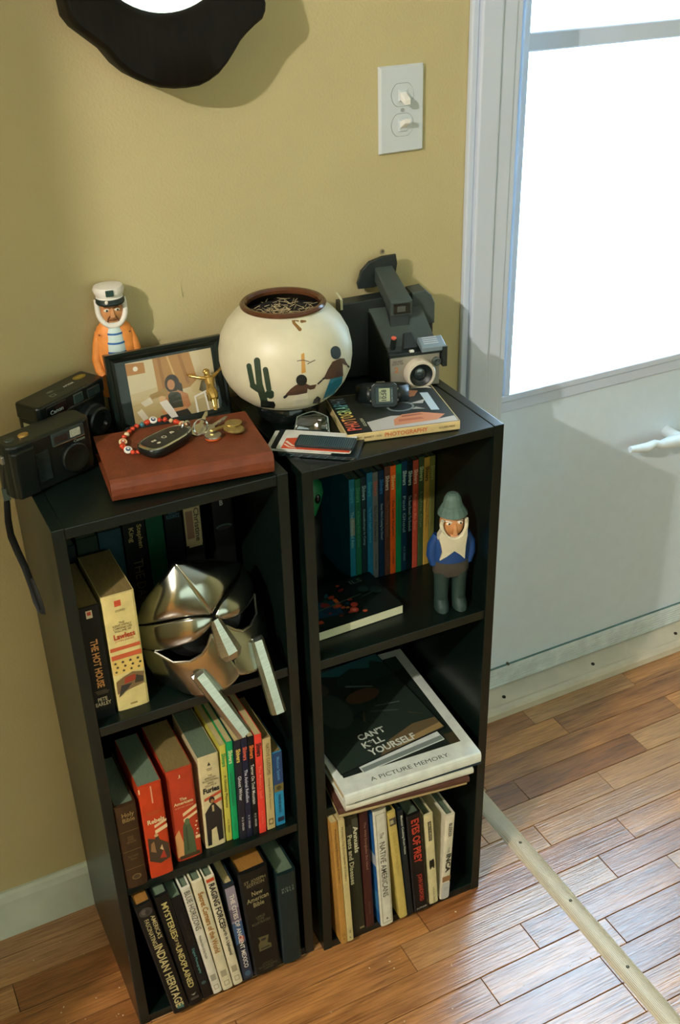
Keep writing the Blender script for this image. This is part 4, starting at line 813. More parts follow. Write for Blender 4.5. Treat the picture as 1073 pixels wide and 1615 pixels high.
secs = [(.050, 0, -.0050, .0175, .0145), (.090, 0, -.0055, .0165, .0150), (.115, 0, -.0055, .0140, .0140), (.130, 0, -.0050, .0120, .0120), (.142, 0, -.0030, .0090, .0095)]
g = G(); g.loft(secs, 24); shb = g.out('shirt', mat('figurine_shirt', (196, 214, 206), .55, var=.05), sa, True)
stm = mat('figurine_stripe', (36, 92, 150), .5)
for zc in (.062, .076, .090, .1035, .116, .128):
    def at(z):
        for a, b in zip(secs[:-1], secs[1:]):
            if a[0] <= z <= b[0]:
                k = (z - a[0]) / (b[0] - a[0]); return tuple(a[i] + (b[i] - a[i]) * k for i in range(5))
    g = G(); g.loft([(zc + dz, s_[1], s_[2], s_[3] + .0003, s_[4] + .0003) for dz in (-.0012, .0012) for s_ in (at(zc + dz),)], 24, arc=(math.radians(205), math.radians(330))); g.out('stripe', stm, shb)
g = G(); g.ell((0, -.0005, .1545), (.0165, .0148, .0195), 24, 14); g.out('head', skin_s, sa, True)
g = G(); bp_ = []
for i in range(15):
    a = math.radians(185 + 170 * i / 14); bp_.append((.0172*math.cos(a), -.0070 - .005*math.sin(math.radians(180*i/14)), .1580 + .0205*math.sin(a)))
g.tube([(-.0168, -.002, .171), (-.0172, -.005, .165)] + bp_ + [(.0172, -.005, .165), (.0168, -.002, .171)], .0036, 10); g.out('beard', beard_w, sa, True)
g = G(); g.hexa([(-.0032, -.0145, .1500), (.0032, -.0145, .1500), (.0020, -.0125, .1630), (-.0020, -.0125, .1630), (-.0030, -.0205, .1515), (.0030, -.0205, .1515), (.0012, -.0150, .1625), (-.0012, -.0150, .1625)], .0005); g.out('nose', skin_s, sa)
for s in (-1, 1):
    eye(sa, s*.0068, -.0140, .1595, .0024, 0)
    g = G(); g.tube([(s*.0025, -.0155, .1622), (s*.006, -.0152, .1640), (s*.0095, -.0125, .1632)], .0006, 6); g.out('eyebrow', mat('figurine_brow', (110, 66, 36), .6), sa, True)
    g = G(); g.tube([(s*.0035, -.0150, .1520), (s*.0062, -.0140, .1480), (s*.0072, -.0130, .1440)], .0007, 6); g.out('cheek_line', mat('figurine_brow', (110, 66, 36), .6), sa, True)
g = G(); g.tube([(-.005, -.0140, .1462), (0, -.0155, .1468), (.005, -.0140, .1462)], [.0006, .0010, .0006], 6); g.out('mouth', mat('figurine_brow', (110, 66, 36), .6), sa, True)
g = G(); g.loft([(.1700, 0, -.001, .0172, .0165), (.1735, 0, -.001, .0175, .0170), (.1745, 0, 0, .0168, .0160), (.1790, 0, 0, .0188, .0178), (.1830, 0, .001, .0202, .0188), (.1872, 0, .001, .0185, .0175), (.1888, 0, .001, .0120, .0110)], 28); hat = g.out('cap', mat('figurine_cap_white', (226, 222, 208), .5, var=.04), sa, True)
g = G(); g.loft([(.1670, 0, -.0055, .0178, .0172), (.1690, 0, -.0045, .0188, .0188), (.1735, 0, -.002, .0182, .0180)], 28); g.out('visor', mat('figurine_black', (32, 44, 38), .35), hat, True)
g = G(); g.hexa([(-.0055, -.0175, .1785), (.0045, -.0178, .1785), (.0048, -.016, .1860), (-.0055, -.016, .1860), (-.0055, -.0196, .1785), (.0045, -.0200, .1785), (.0046, -.0194, .1860), (-.0053, -.0192, .1860)], .0008); g.out('cap_badge', mat('figurine_green', (26, 60, 48), .5), hat)
g = G(); g.ell((-.006, -.0225, .1725), (.0022, .001, .0026), 10, 6); g.out('cap_button', beard_w, hat, True)
for x, z in ((-.020, .128), (.019, .129), (.0175, .098), (.0195, .086)):
    g = G(); g.ell((x, -.0150 if abs(x) < .0195 else -.0135, z), (.0012, .001, .0014), 8, 6); g.out('coat_button', mat('figurine_brow', (110, 66, 36), .6), cc_, True)

fi = thing('fisherman_figurine', 'carved bearded fisherman figurine with grey hat on the shelf beside the paperbacks', 'figurine', RM @ TR(.2395, .0380, S1 + .0003, math.radians(-16)))
blue_f = mat('figurine_blue', (18, 62, 116), .55, var=.1, scale=80)
brn = mat('figurine_trouser', (62, 58, 46), .7, var=.15, scale=80); boot = mat('figurine_boot', (30, 52, 44), .6, var=.15, scale=80)
for s in (-1, 1):
    g = G(); g.loft([(0, s*.0135, -.006, .0105, .0165), (.008, s*.0135, -.005, .0105, .0160), (.016, s*.0130, 0, .0098, .0110), (.045, s*.0130, 0, .0105, .0110), (.062, s*.0125, 0, .0125, .0125)], 18); g.out('boot', boot, fi, True)
g = G(); g.loft([(.056, 0, 0, .0235, .0130), (.062, 0, 0, .0265, .0145), (.080, 0, 0, .0265, .0150), (.084, 0, 0, .0250, .0145)], 26); g.out('trousers', brn, fi, True)
g = G(); g.loft([(.080, 0, 0, .0255, .0155), (.095, 0, 0, .0265, .0160), (.112, 0, 0, .0260, .0155), (.122, 0, 0, .0210, .0135), (.128, 0, 0, .0120, .0100)], 26); g.out('jumper', blue_f, fi, True)
for s in (-1, 1):
    g = G(); g.tube([(s*.0205, 0, .122), (s*.0270, 0, .106), (s*.0280, .001, .090), (s*.0245, -.001, .074)], [.006, .0078, .0080, .006], 12); g.out('sleeve', blue_f, fi, True)
g = G(); g.ell((0, 0, .140), (.0175, .0158, .0225), 24, 14); g.out('head', skin_s, fi, True)
# forked beard: a slab with two points that wraps the chest
def beardpt(x, z): return (x, -.0170 - .006*max(0, (z - .09)/.05) + 9*x*x, z)
L_ = [(-.0205, .134), (-.0185, .115), (-.0165, .100), (-.0180, .087)]; Rr = [(.0165, .140), (.0165, .115), (.0160, .100), (.0165, .086)]
pts = [(-.0190, .138), (-.0230, .128), (-.0185, .112), (-.0165, .100), (-.0195, .0865), (-.010, .094), (.000, .1030), (.008, .096), (.0165, .0860), (.0165, .108), (.0180, .128), (.0172, .140), (.0120, .128), (.006, .1235), (0, .122), (-.006, .1235), (-.0120, .128)]
g = G(); A_ = [g.v(beardpt(*q)) for q in pts]; B_ = [g.v((beardpt(*q)[0], beardpt(*q)[1] + .010, beardpt(*q)[2])) for q in pts]
g.bm.faces.new(A_); g.bm.faces.new(B_[::-1])
for i in range(len(pts)): j = (i + 1) % len(pts); g.bm.faces.new((A_[i], B_[i], B_[j], A_[j]))
bmesh.ops.triangulate(g.bm, faces=g.bm.faces[:2]); g.out('beard', mat('figurine_beard_cream', (206, 200, 168), .65, var=.08, bump=.3, bscale=300), fi)
g = G(); g.tube([(.0180*math.cos(math.radians(a)), -.0110 - .007*abs(math.sin(math.radians(a))), .1440 + .0215*math.sin(math.radians(a))) for a in range(160, 381, 10)], .0028, 8); g.out('whiskers', mat('figurine_beard_cream', (206, 200, 168)), fi, True)
g = G(); g.hexa([(-.0035, -.0140, .1290), (.0035, -.0140, .1290), (.0022, -.0130, .1460), (-.0022, -.0130, .1460), (-.0032, -.0205, .1300), (.0032, -.0205, .1300), (.0014, -.0165, .1460), (-.0014, -.0165, .1460)], .0005); g.out('nose', skin_s, fi)
for s in (-1, 1):
    eye(fi, s*.0082, -.0140, .1460, .0026, 0)
    g = G(); g.tube([(s*.004, -.0145, .1475), (s*.008, -.0140, .1498), (s*.0125, -.0110, .1485)], .0009, 6); g.out('eyebrow', beard_w, fi, True)
g = G(); g.box((-.0055, -.0165, .1245), (.0055, -.0120, .1275), .0006); g.out('mouth', mat('figurine_lip', (214, 160, 116), .5), fi)
hm = mat('figurine_hat', (84, 108, 94), .7, var=.12, scale=90)
g = G(); g.loft([(.1560, 0, -.002, .0215, .0205), (.1575, 0, -.002, .0212, .0202), (.1680, 0, 0, .0150, .0145)], 14, cap=True); g.loft([(.1670, 0, 0, .0145, .0140), (.1790, 0, 0, .0120, .0115), (.1850, 0, 0, .0085, .0080), (.1872, 0, 0, .004, .004)], 14); g.out('hat', hm, fi)
# ------------------------------------------------------------------ photo frame and small gilt figure
frM = TR(.0465, -.0720, CH + .0012, math.radians(-1.5)) @ Matrix.Rotation(math.radians(-11.5), 4, 'X')
ff = thing('photo_frame', 'black picture frame with a family snapshot of a seated woman and baby', 'picture frame', frM)
FW, FH, fb = .1575, .1085, .0115
fm = mat('frame_black', (14, 26, 21), .28, var=.1)
def bar(pts):
    g = G(); n = len(pts); return g
for a, b in (((0, 0), (FW, 0)), ((FW, 0), (FW, FH)), ((FW, FH), (0, FH)), ((0, FH), (0, 0))):
    a, b = Vector(a), Vector(b); d = (b - a).normalized(); nrm = Vector((-d.y, d.x))
    def S(t, off, y): q = (a + d * (off if t == 0 else (b - a).length - off)) + nrm * off; return (q.x, y, q.y)
    pf = [(0, 0), (0, -.011), (.0025, -.0135), (.0055, -.0125), (.0070, -.0105), (fb, -.0085), (fb, 0)]
    g = G(); g.rings([[S(0, o_, y) for o_, y in pf], [S(1, o_, y) for o_, y in pf]]); g.out('frame_rail', fm, ff)
g = G(); g.box((.009, -.0065, .009), (FW - .009, -.002, FH - .009)); g.out('mount_board', mat('mount_dark', (16, 34, 28), .6), ff)
px0, pz0, px1, pz1 = .0255, .0115, .1420, .0935
pw, pz_ = px1 - px0, pz1 - pz0
def U(*q): return [(px0 + a * pw, pz0 + (1 - b) * pz_) for a, b in q]
ph_items = [((206, 192, 150), U((0, 0), (1, 0), (1, 1), (0, 1))), ((196, 176, 128), U((0, .5), (.32, .46), (.34, 1), (0, 1))), ((176, 120, 50), U((0, .01), (.21, .03), (.21, .20), (0, .20))), ((226, 220, 196), [(px0 + pw*(.105 + .028*math.cos(k)), pz0 + pz_*(.89 + .04*math.sin(k))) for k in [i*.52 for i in range(12)]]),
    ((176, 128, 62), U((.31, 0), (.74, 0), (.80, .55), (.32, .60))), ((156, 108, 48), U((.36, 0), (.40, 0), (.42, .58), (.38, .58))), ((206, 170, 104), U((.47, 0), (.49, 0), (.55, .4), (.53, .4))), ((156, 108, 48), U((.60, 0), (.64, 0), (.70, .5), (.66, .5))),
    ((160, 126, 62), U((.22, .56), (.42, .50), (.44, .64), (.20, .64))), ((186, 164, 112), U((.0, .68), (.36, .62), (.62, .70), (.62, 1), (0, 1))), ((214, 206, 176), U((.10, .66), (.22, .60), (.24, .70), (.14, .74))), ((220, 212, 184), U((.04, .80), (.10, .76), (.16, .92), (.10, .96))),
    ((206, 188, 136), U((.64, .62), (.80, .44), (.90, .52), (.84, .84), (.64, .86))), ((110, 100, 66), U((.79, .64), (.83, .50), (.92, .48), (1, .62), (1, .70), (.86, .72))), ((190, 172, 122), U((.56, .86), (.98, .72), (1, 1), (.56, 1))),
    ((52, 38, 24), [(px0 + pw*(.49 + .085*math.cos(k)), pz0 + pz_*(.55 + .15*math.sin(k))) for k in [i*.4 for i in range(16)]]), ((56, 40, 24), U((.54, .42), (.60, .48), (.60, .64), (.55, .62))), ((186, 126, 76), [(px0 + pw*(.475 + .045*math.cos(k)), pz0 + pz_*(.535 + .085*math.sin(k))) for k in [i*.5 for i in range(13)]]), ((186, 126, 76), U((.42, .58), (.56, .58), (.65, .66), (.67, .86), (.58, .92), (.42, .90), (.38, .70))),
    ((58, 60, 40), U((.42, .62), (.46, .58), (.54, .60), (.57, .64), (.58, .90), (.42, .90))), ((200, 146, 92), U((.30, .84), (.62, .86), (.60, .93), (.34, .93))), ((50, 46, 36), U((.30, .93), (.62, .90), (.66, 1), (.28, 1))), ((208, 168, 116), [(px0 + pw*(.345 + .038*math.cos(k)), pz0 + pz_*(.335 + .055*math.sin(k))) for k in [i*.5 for i in range(13)]]),
    ((226, 220, 204), U((.31, .71), (.40, .69), (.46, .86), (.50, 1), (.42, 1), (.36, .86))), ((236, 232, 214), U((.72, .72), (.98, .62), (.98, .645), (.74, .745), (.75, 1), (.725, 1))), ((236, 232, 214), U((.93, .64), (.955, .63), (.97, .98), (.945, .99))), ((236, 232, 214), U((.84, .69), (.86, .68), (.88, 1), (.86, 1)))]
prints(ff, 'snapshot', ph_items, (0, -.0066, 0), X, Z)
g = G(); g.box((.0105, -.0080, .0105), (FW - .0105, -.0076, FH - .0105)); g.out('glass', clear_mat('frame_glass', (.98, .98, .98), .03, .012), ff)
g = G(); g.hexa([(.065, .002, .02), (.09, .002, .02), (.09, .002, .08), (.065, .002, .08), (.065, .004, .02), (.09, .004, .02), (.09, .004, .08), (.065, .004, .08)]); g.out('stand', mat('mount_dark', (16, 34, 28)), ff)

cp = thing('crucifix_figure', 'small gilt figure with outstretched arms leaning against the photo frame', 'figurine', TR(.1680, -.1200, CH + .0290))
gold = mat('gilt_metal', (200, 168, 92), .28, .85, var=.18, scale=120)
g = G()
g.tube([(.000, 0, .002), (.001, .004, .004), (.002, .009, .011), (.001, .014, .018)], [.0016, .0020, .0028, .0034], 10)
g.tube([(.0015, -.001, .002), (.003, .004, .004), (.0045, .009, .011), (.005, .014, .018)], [.0016, .0020, .0028, .0034], 10)
g.tube([(.003, .014, .017), (.003, .018, .021), (.0045, .024, .027), (.006, .030, .033), (.006, .033, .036)], [.0062, .0068, .0052, .0064, .0040], 14)
g.tube([(.010, .031, .0345), (.018, .036, .036), (.029, .044, .0395)], [.0030, .0023, .0017], 10); g.ell((.030, .0445, .040), (.0022, .0016, .0022), 8, 6)
g.tube([(.002, .031, .0345), (-.004, .036, .035), (-.014, .043, .0365)], [.0030, .0023, .0017], 10); g.ell((-.015, .0435, .037), (.0022, .0016, .0022), 8, 6)
g.ell((.0045, .0335, .0400), (.0042, .0042, .0050), 14, 10); g.tube([(.0055, .033, .035), (.005, .0335, .038)], .0028, 10)
o = g.out('body', gold, cp, True); md = o.modifiers.new('blend', 'REMESH'); md.mode = 'VOXEL'; md.voxel_size = .0005; md.use_smooth_shade = True
g = G(); g.tube([(.003, .0085, .0135), (.003, .0135, .0180), (.003, .0185, .0225)], [.0060, .0078, .0070], 9); g.tube([(-.003, .012, .020), (-.0035, .010, .012)], [.003, .0015], 6); g.out('loincloth', gold, cp, True)
g = G(); g.ell((.0045, .0360, .0425), (.0048, .0036, .0036), 12, 8); g.out('hair', gold, cp, True)

# ------------------------------------------------------------------ car key, beaded loop, keys on the red book
ZB = RBZ + .0003
kf = thing('car_key', 'black car key fob with chrome rim and white button icons on the red-brown book', 'car key', TR(.0440, -.2040, ZB, math.radians(27)))
def oval(w_, d, k=1.0, n=28): return [((w_/2) + (w_/2)*k*math.copysign(abs(math.cos(2*math.pi*i/n))**.62, math.cos(2*math.pi*i/n)), (d/2)*k*math.copysign(abs(math.sin(2*math.pi*i/n))**.70, math.sin(2*math.pi*i/n))*(1 - .18*math.cos(2*math.pi*i/n))) for i in range(n)]
def ovalring(specs, name, m, parent):
    g = G(); g.rings([[(a, b, z) for a, b in oval(.078, .038, k)] for k, z in specs]); return g.out(name, m, parent, True)
ovalring([(.80, 0), (.93, .002), (1.0, .006), (1.0, .0105), (.97, .0125)], 'shell', gloss, kf)
ovalring([(.97, .0122), (.985, .0130), (.95, .0142), (.88, .0142), (.86, .0132)], 'chrome_rim', chrome, kf)
bt = ovalring([(.90, .0128), (.87, .0139), (.80, .0142)], 'button_pad', mat('key_buttons', (26, 32, 29), .35), kf)
icons = []
for cx in (.026, .040, .054): icons.append(((90, 96, 90), rect(cx - .0003 + .005, -.009, cx + .0003 + .005, .009)))
icons += [((214, 206, 176), rect(.018, .001, .0245, .0045)), ((26, 32, 29), rect(.0195, .002, .0215, .0035)), ((214, 206, 176), disc(.021, -.006, .0028, .002)), ((214, 206, 176), disc(.036, 0, .0034)), ((26, 32, 29), disc(.0362, .0002, .0021)), ((214, 206, 176), [(.047, -.001), (.054, -.001), (.053, .003), (.049, .004)]), ((26, 32, 29), disc(.0505, .0005, .001)), ((190, 90, 60), disc(.062, .001, .0009, n=8))]
prints(bt, 'button_icons', icons, (0, 0, .0142), X, Y)
g = G(); g.tube([(.075 + .007*math.cos(a), 0, .012 + .008*math.sin(a)) for a in [i*math.pi/8 for i in range(16)]], .0012, 8, closed=True); g.out('split_ring', chrome, kf, True)

br = thing('bead_bracelet', 'red cord loop strung with red, cream and painted beads beside the car key', 'bracelet', TR(.0750, -.1450, ZB))
PTS = [[0.1156, -0.1597], [0.1129, -0.1368], [0.1047, -0.1235], [0.094, -0.1151], [0.0801, -0.1159], [0.0658, -0.1185], [0.0501, -0.1286], [0.0366, -0.1458], [0.0296, -0.166], [0.0315, -0.1829], [0.0374, -0.1921], [0.0457, -0.191]]
g = G(); bpz = [Vector((x - .075, y + .145, .0035)) for x, y in PTS]; g.tube(bpz, .0011, 8); g.out('cord', mat('cord_red', (120, 40, 24), .7), br, True)
random.seed(21)
red = mat('bead_red', (196, 62, 30), .35, var=.15, scale=200); crm = mat('bead_cream', (222, 200, 150), .35, var=.1); tea = mat('bead_teal', (60, 120, 130), .35); wht = mat('bead_white', (224, 222, 206), .3)
seq = 'rprrcrrwrtrrrcrrprrwrr'
tot = [0.0]
for a, b in zip(bpz[:-1], bpz[1:]): tot.append(tot[-1] + (b - a).length)
def along(s):
    for i in range(len(tot) - 1):
        if tot[i] <= s <= tot[i+1]: return bpz[i].lerp(bpz[i+1], (s - tot[i]) / (tot[i+1] - tot[i])), (bpz[i+1] - bpz[i]).normalized()
    return bpz[-1], (bpz[-1] - bpz[-2]).normalized()
for k, ch in enumerate(seq):
    p_, d_ = along(tot[-1] * (k + .5) / len(seq))
    g = G()
    if ch in 'wp':
        g.loft([(-.0012, 0, 0, .0046, .0046), (-.0008, 0, 0, .0052, .0052), (.0008, 0, 0, .0052, .0052), (.0012, 0, 0, .0046, .0046)], 18)
        o = g.out('bead', wht if ch == 'w' else crm, br, True)
        o.matrix_local = Matrix.Translation(p_ + Vector((0, 0, .002))) @ Matrix.Rotation(math.radians(28), 4, 'X')
        prints(o, 'painted_mark', [((34, 70, 110) if ch == 'w' else (176, 70, 40), disc(0, .0002, .0030)), ((222, 214, 190), disc(.0003, .0008, .0015)), ((40, 60, 80), disc(-.0003, -.0006, .0007))], (0, 0, .0012), X, Y)
    else:
        s_ = random.uniform(.0030, .0040)
        g.ell((0, 0, 0), (s_ * random.uniform(.8, 1.3), s_, s_ * .9), 12, 8); o = g.out('bead', {'r': red, 'c': crm, 't': tea}[ch], br, True)
        o.matrix_local = Matrix.Translation(p_ + Vector((0, random.uniform(-.0015, .0015), .0006))) @ Matrix.Rotation(math.atan2(d_.y, d_.x), 4, 'Z')

GKY = 'keys beside the car key'
def key(label, x, y, a, tilt, m, z):
    t = thing('key', label, 'key', TR(x, y, ZB + z, math.radians(a)) @ Matrix.Rotation(math.radians(-tilt), 4, 'Y'), GKY)
    pts = [(0, -.0022), (.004, -.0030), (.008, -.0016), (.011, -.0030), (.014, -.0014), (.018, -.0028), (.022, -.0016), (.026, 0), (.024, .0028), (0, .0028)]
    g = G(); g.prism(pts, 0, .0020, 'xy', .0002); g.out('blade', m, t)
    g = G(); g.prism([(-.010 + .0115*math.cos(2*math.pi*i/20), .010*math.sin(2*math.pi*i/20)) for i in range(20)], -.0002, .0022, 'xy', .0005); g.out('bow', m, t)
steel = mat('key_steel', (190, 186, 168), .25, .9, var=.1, scale=150); brass = mat('key_brass', (176, 156, 96), .3, .85, var=.15, scale=150)
key('silver key with its toothed blade raised, beside the key ring', .1330, -.1620, 48, 16, steel, .006)
key('silver key lying across the raised one', .1460, -.1690, 20, 8, steel, .004)
key('brass-bowed key with a wide round head', .1610, -.1800, 195, 2, brass, .006)
tag_ = thing('key_tag', 'round dull brass disc at the end of the key bunch', 'key tag', TR(.1660, -.1905, ZB + .0040, 0) @ Matrix.Rotation(math.radians(8), 4, 'Y'))
g = G(); g.loft([(0, 0, 0, .0130, .0130), (.0006, 0, 0, .0136, .0136), (.0018, 0, 0, .0136, .0136), (.0024, 0, 0, .0130, .0130)], 32); g.out('disc', brass, tag_, True)
g = G(); g.tube([(.0120*math.cos(a), .0120*math.sin(a), .0024) for a in [i*math.pi/16 for i in range(32)]], .0006, 6, closed=True); g.out('raised_edge', brass, tag_, True)
tg2 = thing('key_tag', 'small orange enamel tag with steel edge in the key bunch', 'key tag', TR(.1370, -.1930, ZB + .0005, 0))
g = G(); g.loft([(0, 0, 0, .0100, .0095), (.0025, 0, 0, .0100, .0095)], 28); g.out('enamel', mat('enamel_orange', (206, 88, 30), .3), tg2, True)
g = G(); g.loft([(.0025, 0, 0, .0108, .0102), (.0048, 0, 0, .0104, .0098)], 28); g.out('steel_cap', steel, tg2, True)
kr = thing('key_ring', 'pair of thin steel rings that hold the keys together', 'key ring', TR(.1290, -.1700, ZB + .008, math.radians(30)) @ Matrix.Rotation(math.radians(62), 4, 'X'))
g = G()
for z in (0, .0016): g.tube([(.0125*math.cos(a), .0090*math.sin(a), z + .0006*math.sin(a)) for a in [i*math.pi/14 for i in range(28)]], .0007, 6, closed=True)
g.out('rings', chrome, kr, True)

# ------------------------------------------------------------------ card wallet, clear shield, watch
wl = thing('card_wallet', 'black ridged card wallet holding fanned cards on the front of the bookcase', 'wallet', TR(.2040, -.2200, CH + .0003, math.radians(-38)))
carbon = mat('carbon_black', (24, 36, 36), .35, var=.2, scale=200)
def cardbox(x0, y0, x1, y1, z0, z1, name, m, r=.003):
    g = G(); rbox(g, x1 - x0, y1 - y0, z1 - z0, r, z0, .0002, (x0, y0)); return g.out(name, m, wl)
cardbox(.006, .000, .108, .066, 0, .0040, 'bottom_plate', carbon)
for k in range(9): 
    g = G(); g.tube([(.012 + k*.011, -.0003, .0006), (.017 + k*.011, -.0003, .0034)], .0006, 6); g.out('ridge', mat('carbon_light', (60, 84, 84), .3), wl)
cardbox(-.010, .004, .075, .058, .0042, .0062, 'card', paper((206, 206, 190)))
cardbox(-.004, .006, .085, .060, .0064, .0074, 'card', paper((30, 36, 34)))
cardbox(.004, .002, .095, .057, .0076, .0088, 'card', paper((212, 212, 200)))
oc = cardbox(.010, .0005, .100, .055, .0090, .0100, 'card', paper((214, 212, 198)))
prints(oc, 'card_print', [((206, 76, 40), [(.011, .001), (.0985, .001), (.0985, .014), (.06, .016), (.04, .02), (.03, .034), (.0115, .03)]), ((224, 214, 190), [(.012, .020), (.022, .010), (.035, .006), (.035, .008), (.024, .012), (.014, .023)]), ((224, 214, 190), [(.012, .012), (.020, .005), (.030, .003), (.030, .0045), (.021, .007), (.013, .0145)])], (0, 0, .0100), X, Y)
tpc = cardbox(.027, .006, .102, .036, .0104, .0138, 'top_clip', carbon)
g = G()
for k in range(26): g.box((.0300 + k*.00275, .0075, .0137), (.0312 + k*.00275, .0345, .0143))
g.out('ridge', mat('carbon_light', (60, 84, 84), .3), tpc)
sh = thing('plastic_visor', 'clear folded plastic piece between the wallet and photography book', 'plastic piece', TR(.2780, -.1830, CH + .0003, math.radians(-30)))
cl = clear_mat('clear_plastic', (.82, .88, .82), .06, .22)
g = G(); n = 10
A_ = [(-.024 + .048*i/n, -.020 + .006*math.sin(math.pi*i/n), .0006) for i in range(n+1)]; B_ = [(-.020 + .040*i/n, .004 + .012*math.sin(math.pi*i/n), .021 - .004*abs(i - n/2)/n) for i in range(n+1)]; C_ = [(-.012 + .030*i/n, .022, .008) for i in range(n+1)]
g.rings([A_, B_, C_], cap=False, closed=False); g.out('shell', cl, sh, True, solid=.0012)
g = G(); g.tube(A_, .0007, 6); g.tube(B_, .0007, 6); g.tube([A_[0], B_[0], C_[0]], .0007, 6); g.tube([A_[-1], B_[-1], C_[-1]], .0007, 6); g.out('moulded_edge', mat('edge_clear', (120, 130, 116), .3, var=.05), sh, True)
g = G(); g.box((.012, -.014, .006), (.020, .010, .0165), .001); g.out('hinge_block', clear_mat('clear_plastic2', (.7, .78, .72), .1, .3), sh)

wt = thing('wristwatch', 'black digital wristwatch with resin strap standing on the photography paperback', 'watch', TR(.3820, -.1900, CH + .0132, math.radians(-24)) @ Matrix.Rotation(math.radians(-14), 4, 'X'))
wm = mat('watch_resin', (16, 26, 25), .38, var=.1)
# local: case front faces -Y, 12 o'clock to +X
g = G(); g.prism([(-.017, .003), (-.013, 0), (.013, 0), (.017, .003), (.0175, .010), (.0175, .024), (.017, .030), (.013, .033), (-.013, .033), (-.017, .030), (-.0175, .024), (-.0175, .010)], 0, .0085, 'xz', .0012); cs = g.out('case', wm, wt)
g = G(); g.box((-.0125, -.0012, .0045), (.0125, .001, .0285), .0008); g.out('bezel', mat('watch_bezel', (26, 44, 46), .25), cs)
g = G(); g.box((-.0075, -.0018, .0085), (.0075, 0, .0265), .0004); lcd = g.out('display', mat('lcd_green', (150, 158, 122), .25, var=.02), cs)
text(lcd, '10:58', (-.0008, -.0018, .0172), Z, -X, .0150, .0070, (34, 40, 30), .03, .0002)
text(lcd, 'SU 16', (.0052, -.0018, .0172) if False else (-.0058, -.0018, .0172), Z, -X, .0100, .0024, (44, 50, 38), .02, .0002)
text(cs, 'ALARM CHRONO', (.0100, -.0012, .0165), Z, -X, .018, .0018, (120, 140, 140), .01, .0004)
for x in (-.0178, .0178):
    for z in (.009, .024):
        g = G(); g.cyl((x, .004, z), (x + math.copysign(.0012, x), .004, z), .0016, n=10); g.out('pusher', silver, cs, True)
def strap(pts, nm):
    g = G(); rs = []
    for (x, y, hw, zc) in pts: rs.append((x, y, hw, zc))
    inner = [[(x, y, zc - hw), (x, y, zc + hw)] for x, y, hw, zc in rs]
    g.rings([[a[0], a[1]] for a in inner], cap=False, closed=False); return g.out(nm, wm, wt, True, solid=.0026)
loop = [(.0165 + 0*i, .004, .0115, .0165) for i in range(1)]
for i in range(1, 15):
    t = i / 14; a = math.radians(-62 + 152 * t); loop.append((.004 + .031*math.cos(a), .033 + .031*math.sin(a), .0112 - .0022*t, .0165 - .002*t))
strap(loop, 'strap')
loop2 = [(-.0165, .004, .0115, .0165)]
for i in range(1, 15):
    t = i / 14; a = math.radians(242 - 146 * t); loop2.append((-.004 + .031*math.cos(a), .0335 + .0330*math.sin(a), .0112 - .0022*t, .0165 - .002*t))
strap(loop2, 'strap')
g = G(); g.box((-.006, .0630, .006), (.006, .0685, .025), .001); g.out('buckle', silver, wt)

# ------------------------------------------------------------------ metal mask on the left case's top shelf
mk = thing('metal_mask', 'polished metal face mask with eye holes and two prongs hanging over the shelf edge', 'mask', Matrix.Translation((.0850, -.2581, .7025)) @ Matrix(((.9726, -.2253, .0568, 0), (.1002, .1859, -.9775, 0), (.2097, .9564, .2034, 0), (0, 0, 0, 1))) @ Matrix.Scale(1.012, 4))
met = mat('polished_metal', (168, 170, 158), .20, 1.0, var=.10, scale=14, bump=.10, bscale=30)
met2 = mat('brushed_metal', (176, 176, 160), .34, 1.0, var=.12, scale=60, stretch=(1, 9, 1))
def patch(P, nu, nv, bulge, name, m, smooth=True, solid=.0018):
    """bilinear patch from rows of control points (left to right), refined, with outward bulge in +Z"""
    rows = [[Vector(p) for p in r] for r in P]
    def samp(r, t):
        k = (len(r) - 1) * t; i = min(int(k), len(r) - 2); f = k - i
        p0, p1 = r[i], r[i+1]; pm, pn = r[max(i-1, 0)], r[min(i+2, len(r)-1)]
        t1, t2 = (p1 - pm) * .5, (pn - p0) * .5
        return p0*(2*f**3 - 3*f**2 + 1) + t1*(f**3 - 2*f**2 + f) + p1*(-2*f**3 + 3*f**2) + t2*(f**3 - f**2)
    g = G(); rs = []
    for j in range(nv + 1):
        tv = j / nv
        col = []
        for i in range(nu + 1):
            tu = i / nu
            q = samp([samp(r, tu) for r in rows], tv)
            q.z += bulge * math.sin(math.pi * tv) * math.sin(math.pi * min(1, max(0, tu)))
            col.append(q)
        rs.append(col)
    g.rings(rs, cap=False, closed=False)
    return g.out(name, m, mk, smooth, solid=solid)
def mir(p): return (-p[0], p[1], p[2])
